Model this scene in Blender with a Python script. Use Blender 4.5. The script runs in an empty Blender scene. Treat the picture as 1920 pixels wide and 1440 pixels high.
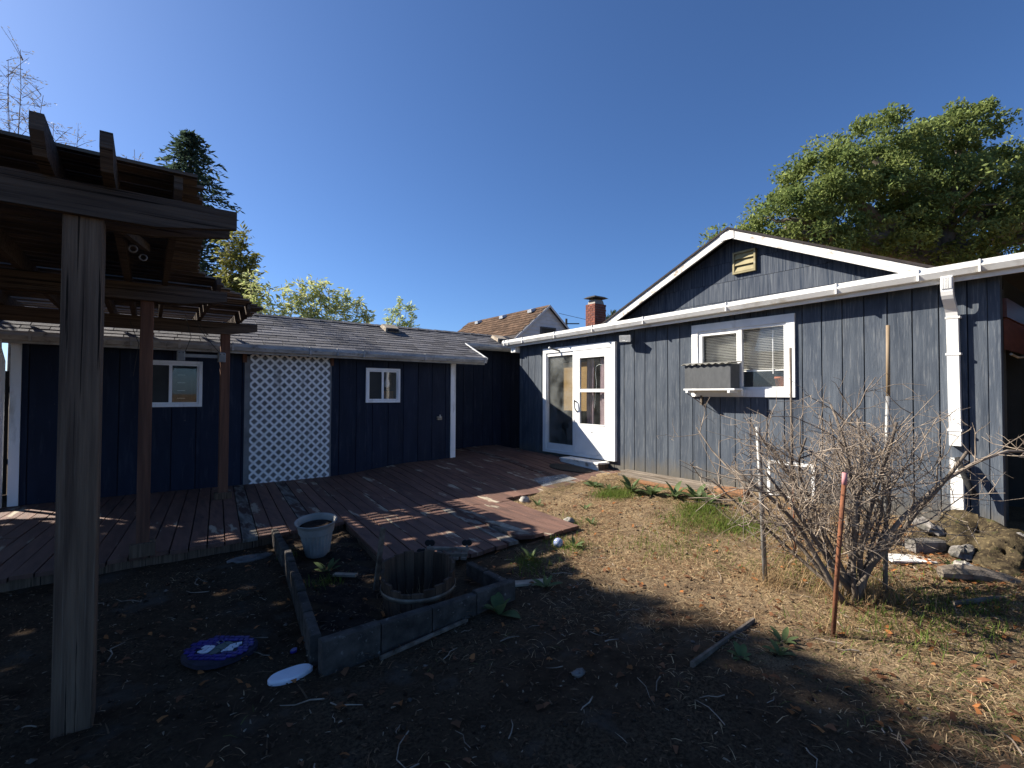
import bpy, math, random
import numpy as np
from mathutils import Vector, Matrix, Euler

random.seed(7)
RNG = np.random.default_rng(11)
SC = bpy.context.scene
COL = SC.collection

# ------------------------------------------------------------------ camera
cam_d = bpy.data.cameras.new('camera')
cam_d.sensor_fit = 'HORIZONTAL'
cam_d.sensor_width = 36.0
cam_d.lens = 36.0 * 920.686 / 1920.0
cam_d.clip_start = 0.05
cam_d.clip_end = 3000
cam = bpy.data.objects.new('camera', cam_d)
COL.objects.link(cam)
_pit, _roll, _yaw = (math.radians(a) for a in (1.2431, 0.2293, 36.5307))
_fw = Vector((math.sin(_yaw) * math.cos(_pit), math.cos(_yaw) * math.cos(_pit), math.sin(_pit)))
_rt = Vector((math.cos(_yaw), -math.sin(_yaw), 0))
_up = _rt.cross(_fw)
_r2 = _rt * math.cos(_roll) + _up * math.sin(_roll)
_u2 = _up * math.cos(_roll) - _rt * math.sin(_roll)
cam.matrix_world = Matrix(((_r2.x, _u2.x, -_fw.x, 0), (_r2.y, _u2.y, -_fw.y, 0), (_r2.z, _u2.z, -_fw.z, 1.5), (0, 0, 0, 1)))
SC.camera = cam

# ------------------------------------------------------------------ sky, sun, exposure
SUN_DIR = Vector((-0.486, 0.666, 0.566)).normalized()
wd = bpy.data.worlds.new('World')
SC.world = wd
wd.use_nodes = True
wn = wd.node_tree.nodes
bg = wn['Background']
sky = wn.new('ShaderNodeTexSky')
sky.sky_type = 'NISHITA'
sky.sun_disc = False
sky.sun_elevation = math.asin(SUN_DIR.z)
sky.sun_rotation = math.atan2(SUN_DIR.x, SUN_DIR.y)
sky.altitude = 100
sky.air_density = 0.8
sky.dust_density = 0.7
sky.ozone_density = 10.0
wd.node_tree.links.new(sky.outputs[0], bg.inputs[0])
bg.inputs[1].default_value = 0.064
sun_d = bpy.data.lights.new('sun', 'SUN')
sun_d.energy = 5.0
sun_d.angle = math.radians(0.53)
sun_d.color = (1.0, 0.93, 0.82)
sun = bpy.data.objects.new('sun', sun_d)
COL.objects.link(sun)
sun.rotation_euler = SUN_DIR.to_track_quat('Z', 'Y').to_euler()
sun.location = (-20, 27, 23)
vs = SC.view_settings
vs.view_transform = 'Standard'
vs.look = 'None'
vs.exposure = 1.28
vs.gamma = 1.0
vs.use_curve_mapping = False
SC.cycles.max_bounces = 6
SC.cycles.transparent_max_bounces = 12

# ------------------------------------------------------------------ helpers
def ss(a, b, x):
    t = np.clip((np.asarray(x, float) - a) / (b - a), 0, 1)
    return t * t * (3 - 2 * t)

def ground_base(x, y):
    return -0.06 * (1 - ss(.8, 2.6, x)) + .16 * ss(3.8, 6.6, x)

def ground_z(x, y):
    x = np.asarray(x, float); y = np.asarray(y, float)
    b = .010 * np.sin(3.1 * x + 1.3 * y + .5) * np.sin(2.3 * y - 1.7 * x) + .007 * np.sin(7.9 * x - 3.3 * y + 1) * np.sin(6.1 * y + 2.2 * x) + .004 * np.sin(17 * x + 9 * y) * np.sin(15 * y - 8 * x)
    return ground_base(x, y) + b

def deck_z(x, y):
    return .05 + .13 * ss(2.6, 4.2, x) * ss(5.5, 8.5, y) + .1 * ss(4.5, 6.4, x)

W = {}

class MB:
    def __init__(self):
        self.v = []; self.f = []
    def add(self, vs, fs):
        b = len(self.v)
        self.v += [tuple(p) for p in vs]
        self.f += [tuple(i + b for i in f) for f in fs]
        return self
    def hexa(self, p):
        return self.add(p, [(0, 3, 2, 1), (4, 5, 6, 7), (0, 1, 5, 4), (1, 2, 6, 5), (2, 3, 7, 6), (3, 0, 4, 7)])
    def box(self, x0, x1, y0, y1, z0, z1):
        return self.hexa([(x0, y0, z0), (x1, y0, z0), (x1, y1, z0), (x0, y1, z0), (x0, y0, z1), (x1, y0, z1), (x1, y1, z1), (x0, y1, z1)])
    def cbox(self, x0, x1, y0, y1, z0, z1, c=.004):
        """box whose four upright and top edges are eased"""
        def ring(i, z):
            return [(x0 + i + c, y0 + i, z), (x1 - i - c, y0 + i, z), (x1 - i, y0 + i + c, z), (x1 - i, y1 - i - c, z), (x1 - i - c, y1 - i, z), (x0 + i + c, y1 - i, z), (x0 + i, y1 - i - c, z), (x0 + i, y0 + i + c, z)]
        vs = ring(0, z0) + ring(0, z1 - c) + ring(c, z1)
        fs = [tuple(range(7, -1, -1)), tuple(range(16, 24))]
        for k in range(2):
            for i in range(8):
                j = (i + 1) % 8
                fs.append((k * 8 + i, k * 8 + j, k * 8 + 8 + j, k * 8 + 8 + i))
        return self.add(vs, fs)
    def bar(self, p, q, w, h, up=(0, 0, 1), c=0.0):
        p = Vector(p); q = Vector(q); d = (q - p).normalized(); u = Vector(up)
        r = d.cross(u)
        if r.length < 1e-4:
            r = d.cross(Vector((0, 1, 0)))
        r.normalize(); u = r.cross(d).normalized()
        a, b = w / 2, h / 2
        if c <= 0:
            pr = [(-a, -b), (a, -b), (a, b), (-a, b)]
        else:
            pr = [(-a + c, -b), (a - c, -b), (a, -b + c), (a, b - c), (a - c, b), (-a + c, b), (-a, b - c), (-a, -b + c)]
        n = len(pr)
        vs = [p + r * x + u * y for x, y in pr] + [q + r * x + u * y for x, y in pr]
        fs = [tuple(range(n - 1, -1, -1)), tuple(range(n, 2 * n))] + [(i, (i + 1) % n, n + (i + 1) % n, n + i) for i in range(n)]
        return self.add(vs, fs)
    def tube(self, pts, rad, n=8, cap=True):
        pts = [Vector(p) for p in pts]
        if not hasattr(rad, '__len__'):
            rad = [rad] * len(pts)
        vs = []; fs = []
        ref = None
        for i, p in enumerate(pts):
            d = (pts[min(i + 1, len(pts) - 1)] - pts[max(i - 1, 0)])
            if d.length < 1e-7:
                d = Vector((0, 0, 1))
            d.normalize()
            if ref is None:
                ref = d.orthogonal().normalized()
            ref = (ref - d * ref.dot(d))
            if ref.length < 1e-5:
                ref = d.orthogonal()
            ref.normalize(); b = d.cross(ref)
            for k in range(n):
                a = 2 * math.pi * k / n
                vs.append(p + (ref * math.cos(a) + b * math.sin(a)) * rad[i])
        for i in range(len(pts) - 1):
            for k in range(n):
                j = (k + 1) % n
                fs.append((i * n + k, i * n + j, (i + 1) * n + j, (i + 1) * n + k))
        if cap:
            fs.append(tuple(range(n - 1, -1, -1))); m = (len(pts) - 1) * n
            fs.append(tuple(range(m, m + n)))
        return self.add(vs, fs)
    def lathe(self, prof, n=24, c=(0, 0, 0), flute=None):
        vs = []; fs = []
        for pi, (r, z) in enumerate(prof):
            for k in range(n):
                a = 2 * math.pi * k / n
                rr = r
                if flute and flute[0] <= pi <= flute[1]:
                    rr = r * (1 - flute[2] * (k % 2))
                vs.append((c[0] + rr * math.cos(a), c[1] + rr * math.sin(a), c[2] + z))
        for i in range(len(prof) - 1):
            for k in range(n):
                j = (k + 1) % n
                fs.append((i * n + k, i * n + j, (i + 1) * n + j, (i + 1) * n + k))
        if prof[0][0] > 1e-5:
            fs.append(tuple(range(n - 1, -1, -1)))
        if prof[-1][0] > 1e-5:
            m = (len(prof) - 1) * n
            fs.append(tuple(range(m, m + n)))
        return self.add(vs, fs)
    def prism(self, poly, off):
        """polygon (3-D points) pushed by the vector off"""
        n = len(poly); o = Vector(off)
        a = [Vector(p) for p in poly]
        return self.add(a + [p + o for p in a], [tuple(range(n - 1, -1, -1)), tuple(range(n, 2 * n))] + [(i, (i + 1) % n, n + (i + 1) % n, n + i) for i in range(n)])
    def mesh(self, name='m'):
        me = bpy.data.meshes.new(name)
        me.from_pydata(self.v, [], self.f)
        me.validate()
        fix_normals(me)
        return me

def fix_normals(me):
    import bmesh
    bm = bmesh.new(); bm.from_mesh(me)
    bmesh.ops.recalc_face_normals(bm, faces=bm.faces)
    bm.to_mesh(me); bm.free()

def put(name, data, mat=None, parent=None, loc=(0, 0, 0), rot=(0, 0, 0), scale=(1, 1, 1), smooth=False):
    """link one mesh object; loc/rot are world values, whatever the parent"""
    if isinstance(data, MB):
        data = data.mesh(name)
    if mat is not None and not data.materials:
        data.materials.append(mat)
    if smooth:
        data.polygons.foreach_set('use_smooth', [True] * len(data.polygons))
    o = bpy.data.objects.new(name, data)
    COL.objects.link(o)
    o.location = loc; o.rotation_euler = rot; o.scale = scale
    W[o] = Matrix.LocRotScale(Vector(loc), Euler(rot), Vector(scale))
    if parent is not None:
        o.parent = parent
        o.matrix_parent_inverse = W[parent].inverted()
    return o

def tag(o, label, cat=None, group=None, kind=None):
    if label: o['label'] = label
    if cat: o['category'] = cat
    if group: o['group'] = group
    if kind: o['kind'] = kind
    return o

def thing(name, loc, label, cat, group=None):
    o = bpy.data.objects.new(name, None)
    COL.objects.link(o)
    o.location = loc; o.empty_display_size = .1
    W[o] = Matrix.Translation(Vector(loc))
    return tag(o, label, cat, group)

class Wall:
    """a wall plane: u runs along it, z up, d out of it"""
    def __init__(self, O, U, N):
        self.O = Vector(O); self.U = Vector(U); self.N = Vector(N)
    def p(self, u, z, d=0):
        return self.O + self.U * u + self.N * d + Vector((0, 0, z))
    def box(self, mb, u0, u1, z0, z1, d0, d1):
        P = self.p
        return mb.hexa([P(u0, z0, d0), P(u1, z0, d0), P(u1, z0, d1), P(u0, z0, d1), P(u0, z1, d0), P(u1, z1, d0), P(u1, z1, d1), P(u0, z1, d1)])

# ------------------------------------------------------------------ materials
def nt(name):
    m = bpy.data.materials.new(name); m.use_nodes = True
    t = m.node_tree
    return m, t.nodes, t.links, t.nodes['Principled BSDF']

def mixcol(N, L, fac, a, b, mode='MIX'):
    x = N.new('ShaderNodeMix'); x.data_type = 'RGBA'; x.blend_type = mode
    for s, val in ((x.inputs[0], fac), (x.inputs[6], a), (x.inputs[7], b)):
        if hasattr(val, 'links') or hasattr(val, 'is_linked'):
            L.new(val, s)
        elif hasattr(val, '__len__'):
            s.default_value = (*val[:3], 1)
        else:
            s.default_value = val
    return x.outputs[2]

def noise(N, L, scale, vec=(1, 1, 1), detail=4, rough=.55, off=(0, 0, 0), rnd=None):
    g = N.new('ShaderNodeNewGeometry'); mp = N.new('ShaderNodeMapping')
    mp.inputs['Scale'].default_value = vec; mp.inputs['Location'].default_value = off
    L.new(g.outputs['Position'], mp.inputs[0])
    n = N.new('ShaderNodeTexNoise'); n.inputs['Scale'].default_value = scale
    n.inputs['Detail'].default_value = detail; n.inputs['Roughness'].default_value = rough
    src = mp.outputs[0]
    if rnd is not None:
        ad = N.new('ShaderNodeVectorMath'); ad.operation = 'ADD'
        sc = N.new('ShaderNodeMath'); sc.operation = 'MULTIPLY'; sc.inputs[1].default_value = 37.0
        L.new(rnd, sc.inputs[0]); L.new(src, ad.inputs[0]); L.new(sc.outputs[0], ad.inputs[1]); src = ad.outputs[0]
    L.new(src, n.inputs['Vector'])
    return n.outputs['Fac']

def ramp(N, L, src, a, b, ca=(0, 0, 0), cb=(1, 1, 1)):
    r = N.new('ShaderNodeValToRGB')
    r.color_ramp.elements[0].position = a; r.color_ramp.elements[1].position = b
    r.color_ramp.elements[0].color = (*ca, 1); r.color_ramp.elements[1].color = (*cb, 1)
    L.new(src, r.inputs[0])
    return r.outputs[0]

def mat(name, c1, c2=None, scale=6, vec=(1, 1, 1), rough=.8, bump=0.0, bscale=60, bvec=None, spec=.3, metal=0.0, lo=.35, hi=.65,
        rnd=0.0, wear=None, wear2=None, detail=4, splash=None):
    """c1..c2 by noise; rnd varies the value from object to object; wear = (colour, from, to, scale, vec)"""
    m, N, L, B = nt(name)
    c2 = c2 or tuple(x * .75 for x in c1)
    oi = N.new('ShaderNodeObjectInfo')
    R = oi.outputs['Random'] if rnd else None
    col = ramp(N, L, noise(N, L, scale, vec, detail, rnd=R), lo, hi, c1, c2)
    for k, w in enumerate((wear, wear2)):
        if w:
            f = ramp(N, L, noise(N, L, w[3], w[4], 5, .6, (3.1 + k * 7, 1.7, 5.5), rnd=R), w[1], w[2])
            col = mixcol(N, L, f, col, w[0])
    if splash:      # mud splashed up from the ground, ragged upper edge
        g = N.new('ShaderNodeNewGeometry'); sx = N.new('ShaderNodeSeparateXYZ'); L.new(g.outputs['Position'], sx.inputs[0])
        ad = N.new('ShaderNodeMath'); ad.operation = 'MULTIPLY_ADD'; ad.inputs[1].default_value = -.55
        L.new(noise(N, L, 5, (1, 2, .5), 6, .65, (8, 1, 2), rnd=R), ad.inputs[0]); L.new(sx.outputs[2], ad.inputs[2])
        lm = N.new('ShaderNodeMapRange'); lm.inputs[1].default_value = .20; lm.inputs[2].default_value = -.05; lm.inputs[4].default_value = .75
        L.new(ad.outputs[0], lm.inputs[0]); col = mixcol(N, L, lm.outputs[0], col, splash)
    if rnd:
        mr = N.new('ShaderNodeMapRange'); mr.inputs[3].default_value = 1 - rnd; mr.inputs[4].default_value = 1 + rnd
        L.new(oi.outputs['Random'], mr.inputs[0])
        hs = N.new('ShaderNodeHueSaturation'); L.new(col, hs.inputs['Color']); L.new(mr.outputs[0], hs.inputs['Value'])
        col = hs.outputs[0]
    L.new(col, B.inputs['Base Color'])
    B.inputs['Roughness'].default_value = rough
    B.inputs['Specular IOR Level'].default_value = spec
    B.inputs['Metallic'].default_value = metal
    if bump:
        bn = N.new('ShaderNodeBump'); bn.inputs['Strength'].default_value = bump; bn.inputs['Distance'].default_value = .01
        L.new(noise(N, L, bscale, bvec or vec, 5, .65, rnd=R), bn.inputs['Height'])
        L.new(bn.outputs[0], B.inputs['Normal'])
    return m

def leaf_mat(name, trans=.42, rough=.65, col=None):
    """colour from the 'col' attribute of each leaf, or one colour with small variation"""
    m, N, L, B = nt(name)
    if col is None:
        a = N.new('ShaderNodeAttribute'); a.attribute_name = 'col'; c = a.outputs['Color']
    else:
        c = ramp(N, L, noise(N, L, 14, detail=3), .3, .7, col, tuple(x * .65 for x in col))
    L.new(c, B.inputs['Base Color']); B.inputs['Roughness'].default_value = rough
    B.inputs['Specular IOR Level'].default_value = .12
    t = N.new('ShaderNodeBsdfTranslucent'); L.new(c, t.inputs[0])
    mx = N.new('ShaderNodeMixShader'); mx.inputs[0].default_value = trans
    L.new(B.outputs[0], mx.inputs[1]); L.new(t.outputs[0], mx.inputs[2])
    L.new(mx.outputs[0], N['Material Output'].inputs[0])
    return m

def glass_mat(name, tint=(1, 1, 1), haze=0.0):
    m, N, L, B = nt(name)
    tr = N.new('ShaderNodeBsdfTransparent'); tr.inputs[0].default_value = (*tint, 1)
    gl = N.new('ShaderNodeBsdfGlossy'); gl.inputs['Roughness'].default_value = .02
    fr = N.new('ShaderNodeFresnel'); ge = N.new('ShaderNodeNewGeometry'); mr = N.new('ShaderNodeMapRange')
    mr.inputs[3].default_value = 1.5; mr.inputs[4].default_value = 1 / 1.5      # same reflection on both faces of the thin pane
    L.new(ge.outputs['Backfacing'], mr.inputs[0]); L.new(mr.outputs[0], fr.inputs[0])
    mx = N.new('ShaderNodeMixShader')
    L.new(fr.outputs[0], mx.inputs[0]); L.new(tr.outputs[0], mx.inputs[1]); L.new(gl.outputs[0], mx.inputs[2])
    out = mx.outputs[0]
    if haze:
        df = N.new('ShaderNodeBsdfDiffuse'); df.inputs[0].default_value = (.7, .72, .7, 1)
        m2 = N.new('ShaderNodeMixShader')
        mu = N.new('ShaderNodeMath'); mu.operation = 'MULTIPLY'; mu.inputs[1].default_value = haze
        L.new(ramp(N, L, noise(N, L, 2.5, detail=6), .3, .75), mu.inputs[0]); L.new(mu.outputs[0], m2.inputs[0])
        L.new(out, m2.inputs[1]); L.new(df.outputs[0], m2.inputs[2]); out = m2.outputs[0]
    L.new(out, N['Material Output'].inputs[0])
    return m

NAVY = mat('navy_paint', (.014, .022, .044), (.009, .015, .032), 3, (2, 2, .5), .75, .35, 45, (1, 1, .12), .25, rnd=.10,
           wear=((.038, .048, .07), .55, .8, 4, (4, 4, .5)), wear2=((.06, .062, .066), .68, .74, 22, (1, 1, 1)))
FADED = mat('weathered_navy_paint', (.048, .060, .080), (.098, .114, .136), 2.2, (1, 4, .5), .85, .5, 50, (1, 1, .1), .15, lo=.3, hi=.72, rnd=.10,
            wear=((.19, .20, .21), .53, .82, 6, (1, 8, .6)), wear2=((.036, .046, .066), .54, .8, 1.6, (1, 1, .7)), detail=7, splash=(.13, .115, .09))
FADED_SHAKE = mat('weathered_navy_shake', (.035, .046, .068), (.10, .112, .132), 5, (1, 7, .3), .85, .6, 60, (1, 1.5, .05), .15, rnd=.06,
                  wear=((.17, .185, .20), .58, .75, 12, (1, 5, .15)))
GROOVE = mat('dark_groove', (.010, .013, .022), (.006, .008, .014), rough=.9)
WHITE = mat('white_paint', (.80, .80, .78), (.72, .72, .70), 4, rough=.55, bump=.08, bscale=40, rnd=.03, wear=((.46, .43, .37), .58, .80, 5, (1, 1, .35)))
TRIM = mat('white_trim_shed', (.90, .90, .90), (.83, .83, .83), 4, (1, 1, .5), rough=.6, bump=.1, bscale=40, wear=((.34, .32, .28), .57, .82, 6, (1, 1, .25)))
PEEL = mat('peeling_white_paint', (.78, .76, .72), (.66, .63, .58), 6, rough=.7, bump=.35, bscale=70, wear=((.34, .28, .22), .55, .68, 9, (1, .7, 1)))
GUTTER = mat('white_gutter', (.80, .79, .76), (.72, .71, .68), 3, rough=.4, rnd=.02, wear=((.40, .36, .29), .54, .80, 6, (1, .6, .6)))
GUTTER_OLD = mat('grimy_gutter', (.48, .47, .45), (.30, .30, .29), 5, (1, 1, 3), rough=.6, wear=((.12, .11, .10), .56, .75, 9, (1, 1, 1)))
POSTWOOD = mat('dark_weathered_wood', (.18, .125, .085), (.085, .058, .042), 7, (6, 6, .22), .9, .8, 40, (3, 3, .06), .15, rnd=.12, wear=((.22, .17, .125), .58, .78, 12, (6, 6, .12)), wear2=((.022, .016, .012), .60, .635, 9, (6, 6, .10)), detail=8)
POSTRED = mat('stained_red_wood', (.19, .095, .062), (.10, .052, .038), 5, (4, 4, .25), .85, .6, 30, (3, 3, .08), .15, rnd=.1)
BEAMWOOD = mat('dark_beam_wood', (.13, .098, .075), (.062, .047, .038), 7, (.22, 6, 6), .9, .8, 40, (.06, 3, 3), .15, rnd=.15, wear=((.16, .125, .095), .58, .76, 12, (.12, 6, 6)), wear2=((.018, .014, .011), .60, .635, 9, (.10, 6, 6)), detail=8)
SLATWOOD = mat('old_lath_wood', (.22, .17, .13), (.095, .074, .06), 6, (.3, 3, 3), .92, .5, 40, (.2, 3, 3), .15, rnd=.3)
DECKP = mat('red_brown_deck_paint', (.165, .088, .064), (.100, .056, .043), 4, (4, .6, 1), .75, .5, 45, (2, .4, 1), .3, rnd=.16,
            wear=((.36, .31, .23), .605, .65, 1.7, (2.4, .55, 1)), wear2=((.045, .028, .026), .58, .75, 2.5, (3, .7, 1)), detail=6)
DECKRAW = mat('bare_grey_deck_wood', (.26, .24, .20), (.10, .085, .072), 5, (5, .5, 1), .9, .6, 45, (3, .3, 1), .2, rnd=.12, wear=((.075, .042, .035), .47, .55, 3, (3, .8, 1)))
SHINGLE = mat('grey_shingle', (.17, .165, .17), (.085, .083, .090), 40, rough=.95, bump=.5, bscale=240, spec=.15, rnd=.33, lo=.3, hi=.7)
SHINGLE_B = mat('brown_shingle', (.125, .078, .050), (.062, .040, .028), 5, rough=.95, spec=.1, rnd=.3)
DARKROOF = mat('dark_roof_edge', (.045, .036, .034), (.025, .02, .02), 8, rough=.9)
CONC = mat('grey_concrete', (.24, .22, .20), (.12, .11, .10), 9, rough=.95, bump=.8, bscale=60, spec=.1, rnd=.15, wear=((.05, .05, .035), .52, .7, 6, (1, 1, 1)))
ROCK = mat('pale_rock', (.45, .42, .37), (.26, .24, .21), 9, rough=.9, bump=.6, bscale=40, rnd=.2)
BLOCKM = mat('lichened_block', (.095, .085, .075), (.042, .038, .034), 11, rough=.95, bump=.8, bscale=70, spec=.1, rnd=.2, wear=((.20, .19, .17), .62, .72, 26, (1, 1, 1)))
SOILM = mat('dark_soil', (.050, .036, .027), (.022, .017, .014), 14, rough=1, bump=.9, bscale=50, spec=.05, wear=((.13, .10, .075), .62, .72, 30, (1, 1, 1)))
GALV = mat('galvanised_steel', (.30, .295, .28), (.19, .185, .18), 12, rough=.5, metal=.35, wear=((.20, .17, .14), .62, .8, 9, (1, 1, .4)))
RUST = mat('rusty_steel', (.22, .085, .040), (.10, .042, .025), 14, (1, 1, .5), rough=.9, bump=.5, bscale=90)
BLACKP = mat('black_plastic', (.012, .012, .013), (.02, .02, .02), 8, rough=.5)
RUBBER = mat('black_rubber', (.013, .013, .014), (.03, .029, .027), 40, rough=.9, bump=.5, bscale=120)
POTP = mat('pale_grey_plastic', (.33, .32, .30), (.22, .215, .20), 5, rough=.55, wear=((.17, .16, .14), .6, .85, 5, (1, 1, .6)))
BARRELW = mat('old_barrel_oak', (.11, .075, .052), (.045, .033, .026), 7, (4, 4, .3), .9, .6, 40, (3, 3, .15), .15, rnd=.3)
HOOPM = mat('dull_steel_hoop', (.20, .18, .15), (.10, .085, .07), 12, rough=.6, metal=.5)
PALEWOOD = mat('pale_weathered_wood', (.42, .36, .28), (.24, .19, .14), 6, (1.5, 1.5, 4), .9, .5, 50, None, .15, rnd=.2)
OLDWOOD = mat('grey_old_wood', (.24, .20, .16), (.11, .09, .07), 6, (3, .4, 3), .95, .7, 40, (3, .3, 3), .1, rnd=.25)
DARKIN = mat('dim_room', (.06, .06, .055), (.045, .045, .04), 2, rough=.9)
SCREEN = mat('dark_window_screen', (.045, .047, .046), (.03, .032, .031), 3, rough=.8, spec=.5)
BACKING = mat('grey_backing_panel', (.24, .24, .24), (.16, .16, .16), 6, rough=.9)
BAMBOOSH = mat('woven_bamboo_shade', (.42, .26, .11), (.30, .175, .07), 30, (.3, .3, 8), rough=.8, bump=.4, bscale=60, bvec=(.3, .3, 5))
CURTAIN = mat('mauve_curtain', (.50, .36, .38), (.34, .23, .26), 4, rough=.9)
BLIND = mat('white_blind', (.86, .86, .82), (.78, .78, .74), 3, rough=.6)
TERRA = mat('terracotta', (.40, .13, .055), (.28, .09, .04), 9, rough=.9)
VENTM = mat('tan_louvre_paint', (.33, .28, .15), (.25, .21, .11), 6, rough=.7, wear=((.45, .42, .34), .62, .75, 9, (1, 1, 1)))
GREYBOX = mat('grey_cabinet_paint', (.092, .096, .10), (.072, .076, .08), 9, (1, 3, 1), rough=.8, bump=.3, bscale=90)
ALUM = mat('aluminium', (.55, .56, .57), (.42, .43, .44), 8, rough=.4, metal=.6)
CORR = mat('corrugated_panel', (.36, .35, .31), (.22, .21, .18), 6, rough=.6)
BARK = mat('grey_bark', (.20, .165, .13), (.10, .08, .065), 12, (1, 1, .3), .95, .7, 50, None, .1)
TWIGM = mat('pale_twig', (.37, .30, .23), (.13, .10, .078), 8, rough=.9)
TRUNK = mat('oak_bark', (.22, .18, .14), (.11, .09, .07), 3, (1, 1, .4), .95, .5, 20)
BAMBOOP = mat('bamboo_cane', (.34, .24, .13), (.22, .16, .10), 5, (1, 1, .3), rough=.6)
PINK = mat('pink_marking_paint', (.55, .25, .26), (.42, .2, .2), 15, rough=.8)
BRICKM = mat('red_brick', (.25, .085, .055), (.16, .06, .045), 12, rough=.95, rnd=.25)
MORTAR = mat('mortar', (.36, .33, .30), (.28, .26, .23), 9, rough=.95)
NEIGHW = mat('pale_clapboard', (.60, .62, .65), (.53, .55, .58), 3, rough=.7, rnd=.03)
FENCEW = mat('dark_fence_wood', (.05, .038, .03), (.03, .023, .02), 5, (4, 4, .3), .95, .4, 30, None, .1, rnd=.2)
BLUETILE = mat('cobalt_mosaic', (.030, .020, .22), (.022, .015, .14), 9, rough=.35, rnd=.3, spec=.5)
WHITETILE = mat('white_mosaic', (.72, .75, .82), (.62, .65, .72), 9, rough=.35, rnd=.08, spec=.5)
GREENTILE = mat('grey_green_mosaic', (.10, .14, .13), (.07, .10, .095), 9, rough=.4, rnd=.2)
GROUT = mat('dark_grout', (.035, .03, .05), (.02, .02, .03), 20, rough=.9)
MOSS = mat('moss_and_dirt', (.085, .066, .038), (.026, .020, .014), 13, rough=1, bump=1, bscale=60, spec=.05, lo=.38, hi=.62, wear=((.15, .115, .06), .56, .66, 34, (1, 1, 1)), wear2=((.06, .065, .022), .58, .7, 7, (1, 1, 1)), detail=8)
RUSTBOARD = mat('rotten_orange_board', (.27, .13, .06), (.15, .085, .045), 12, (1, 2, 1), rough=.95, bump=.6, bscale=50)
WIREM = mat('dark_wire', (.05, .045, .04), (.03, .03, .03), 5, rough=.7)
REDPANEL = mat('red_brown_panel', (.16, .055, .032), (.10, .036, .024), 4, (1, 1, 4), rough=.4, spec=.5)
STAINWOOD = mat('grey_side_siding', (.10, .105, .10), (.06, .062, .06), 8, (3, 3, .3), rough=.95, bump=.4, bscale=40)
GLASS = glass_mat('window_glass', haze=.06)
GLASSD = glass_mat('door_glass', (.93, .95, .94), haze=.035)
GLASSF = glass_mat('reflection_haze_glass', (.93, .95, .94), haze=.15)  # stronger diffuse haze stands in for a pale reflection on the fixed pane
PLASTIC = glass_mat('clear_plastic_sheet', haze=.35)
GLOBEM = mat('speckled_glass_globe', (.55, .60, .75), (.12, .16, .35), 40, rough=.15, spec=.6)
LEAFV = leaf_mat('leaf_by_colour')
BROAD = leaf_mat('broad_leaf', .35, .55, (.135, .185, .075))
DARKGREEN = leaf_mat('dark_green_leaf', .25, .5, (.03, .06, .02))

def ground_material():
    m, N, L, B = nt('trodden_dirt')
    a = ramp(N, L, noise(N, L, 9, detail=8, rough=.7), .32, .68, (.026, .017, .011), (.080, .054, .034))
    b = ramp(N, L, noise(N, L, 60, detail=6, rough=.7, off=(4, 2, 1)), .4, .65, (.028, .020, .013), (.135, .098, .062))
    f = ramp(N, L, noise(N, L, 1.3, detail=5, off=(9, 3, 0)), .38, .66)
    c = mixcol(N, L, f, a, b)
    f2 = ramp(N, L, noise(N, L, 2.1, detail=7, rough=.65, off=(1, 8, 0)), .56, .68)
    c = mixcol(N, L, f2, c, (.085, .073, .060))
    # thatch of dead grass over the soil on the lawn side of the yard
    g = N.new('ShaderNodeNewGeometry'); sx = N.new('ShaderNodeSeparateXYZ'); L.new(g.outputs['Position'], sx.inputs[0])
    ad = N.new('ShaderNodeMath'); ad.operation = 'MULTIPLY_ADD'; ad.inputs[1].default_value = 1.6
    L.new(noise(N, L, 1.8, detail=6, off=(2, 5, 0)), ad.inputs[0]); L.new(sx.outputs[0], ad.inputs[2])
    lm = N.new('ShaderNodeMapRange'); lm.interpolation_type = 'SMOOTHSTEP'; lm.inputs[1].default_value = 3.1; lm.inputs[2].default_value = 4.4
    L.new(ad.outputs[0], lm.inputs[0])
    th = ramp(N, L, noise(N, L, 110, (1, 1, 1), detail=5, rough=.7, off=(7, 2, 3)), .36, .62, (.075, .050, .032), (.36, .265, .155))
    th = mixcol(N, L, ramp(N, L, noise(N, L, 3.3, detail=6, off=(3, 3, 3)), .45, .7), th, (.12, .085, .055))
    c = mixcol(N, L, lm.outputs[0], c, th)
    L.new(c, B.inputs['Base Color']); B.inputs['Roughness'].default_value = 1; B.inputs['Specular IOR Level'].default_value = .05
    bn = N.new('ShaderNodeBump'); bn.inputs['Strength'].default_value = .9; bn.inputs['Distance'].default_value = .02
    L.new(noise(N, L, 38, detail=8, rough=.75), bn.inputs['Height']); L.new(bn.outputs[0], B.inputs['Normal'])
    return m
GROUNDM = ground_material()

# ------------------------------------------------------------------ ground
def build_ground():
    xs = np.concatenate([-np.geomspace(900, 7, 16), np.arange(-6, 12.01, .12), np.geomspace(13, 900, 16)])
    ys = np.concatenate([-np.geomspace(900, 4.2, 16), np.arange(-3.6, 12.01, .12), np.geomspace(13, 900, 16)])
    X, Y = np.meshgrid(xs, ys)
    Z = ground_z(X, Y)
    # hollow under the deck and inside the garden bed's back corner
    under = (Y > 5.9) & (Y < 9.8) & (X < 6.7)
    Z = np.where(under, -.12, Z)
    nx, ny = len(xs), len(ys)
    v = np.stack([X.ravel(), Y.ravel(), Z.ravel()], 1)
    i = np.arange(nx * ny).reshape(ny, nx)
    f = np.stack([i[:-1, :-1].ravel(), i[:-1, 1:].ravel(), i[1:, 1:].ravel(), i[1:, :-1].ravel()], 1)
    me = bpy.data.meshes.new('ground')
    me.from_pydata(v.tolist(), [], f.tolist())
    o = put('ground', me, GROUNDM, smooth=True)
    o['kind'] = 'structure'
    tag(o, 'bare brown yard soil with trodden patches', 'ground')
build_ground()

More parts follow.
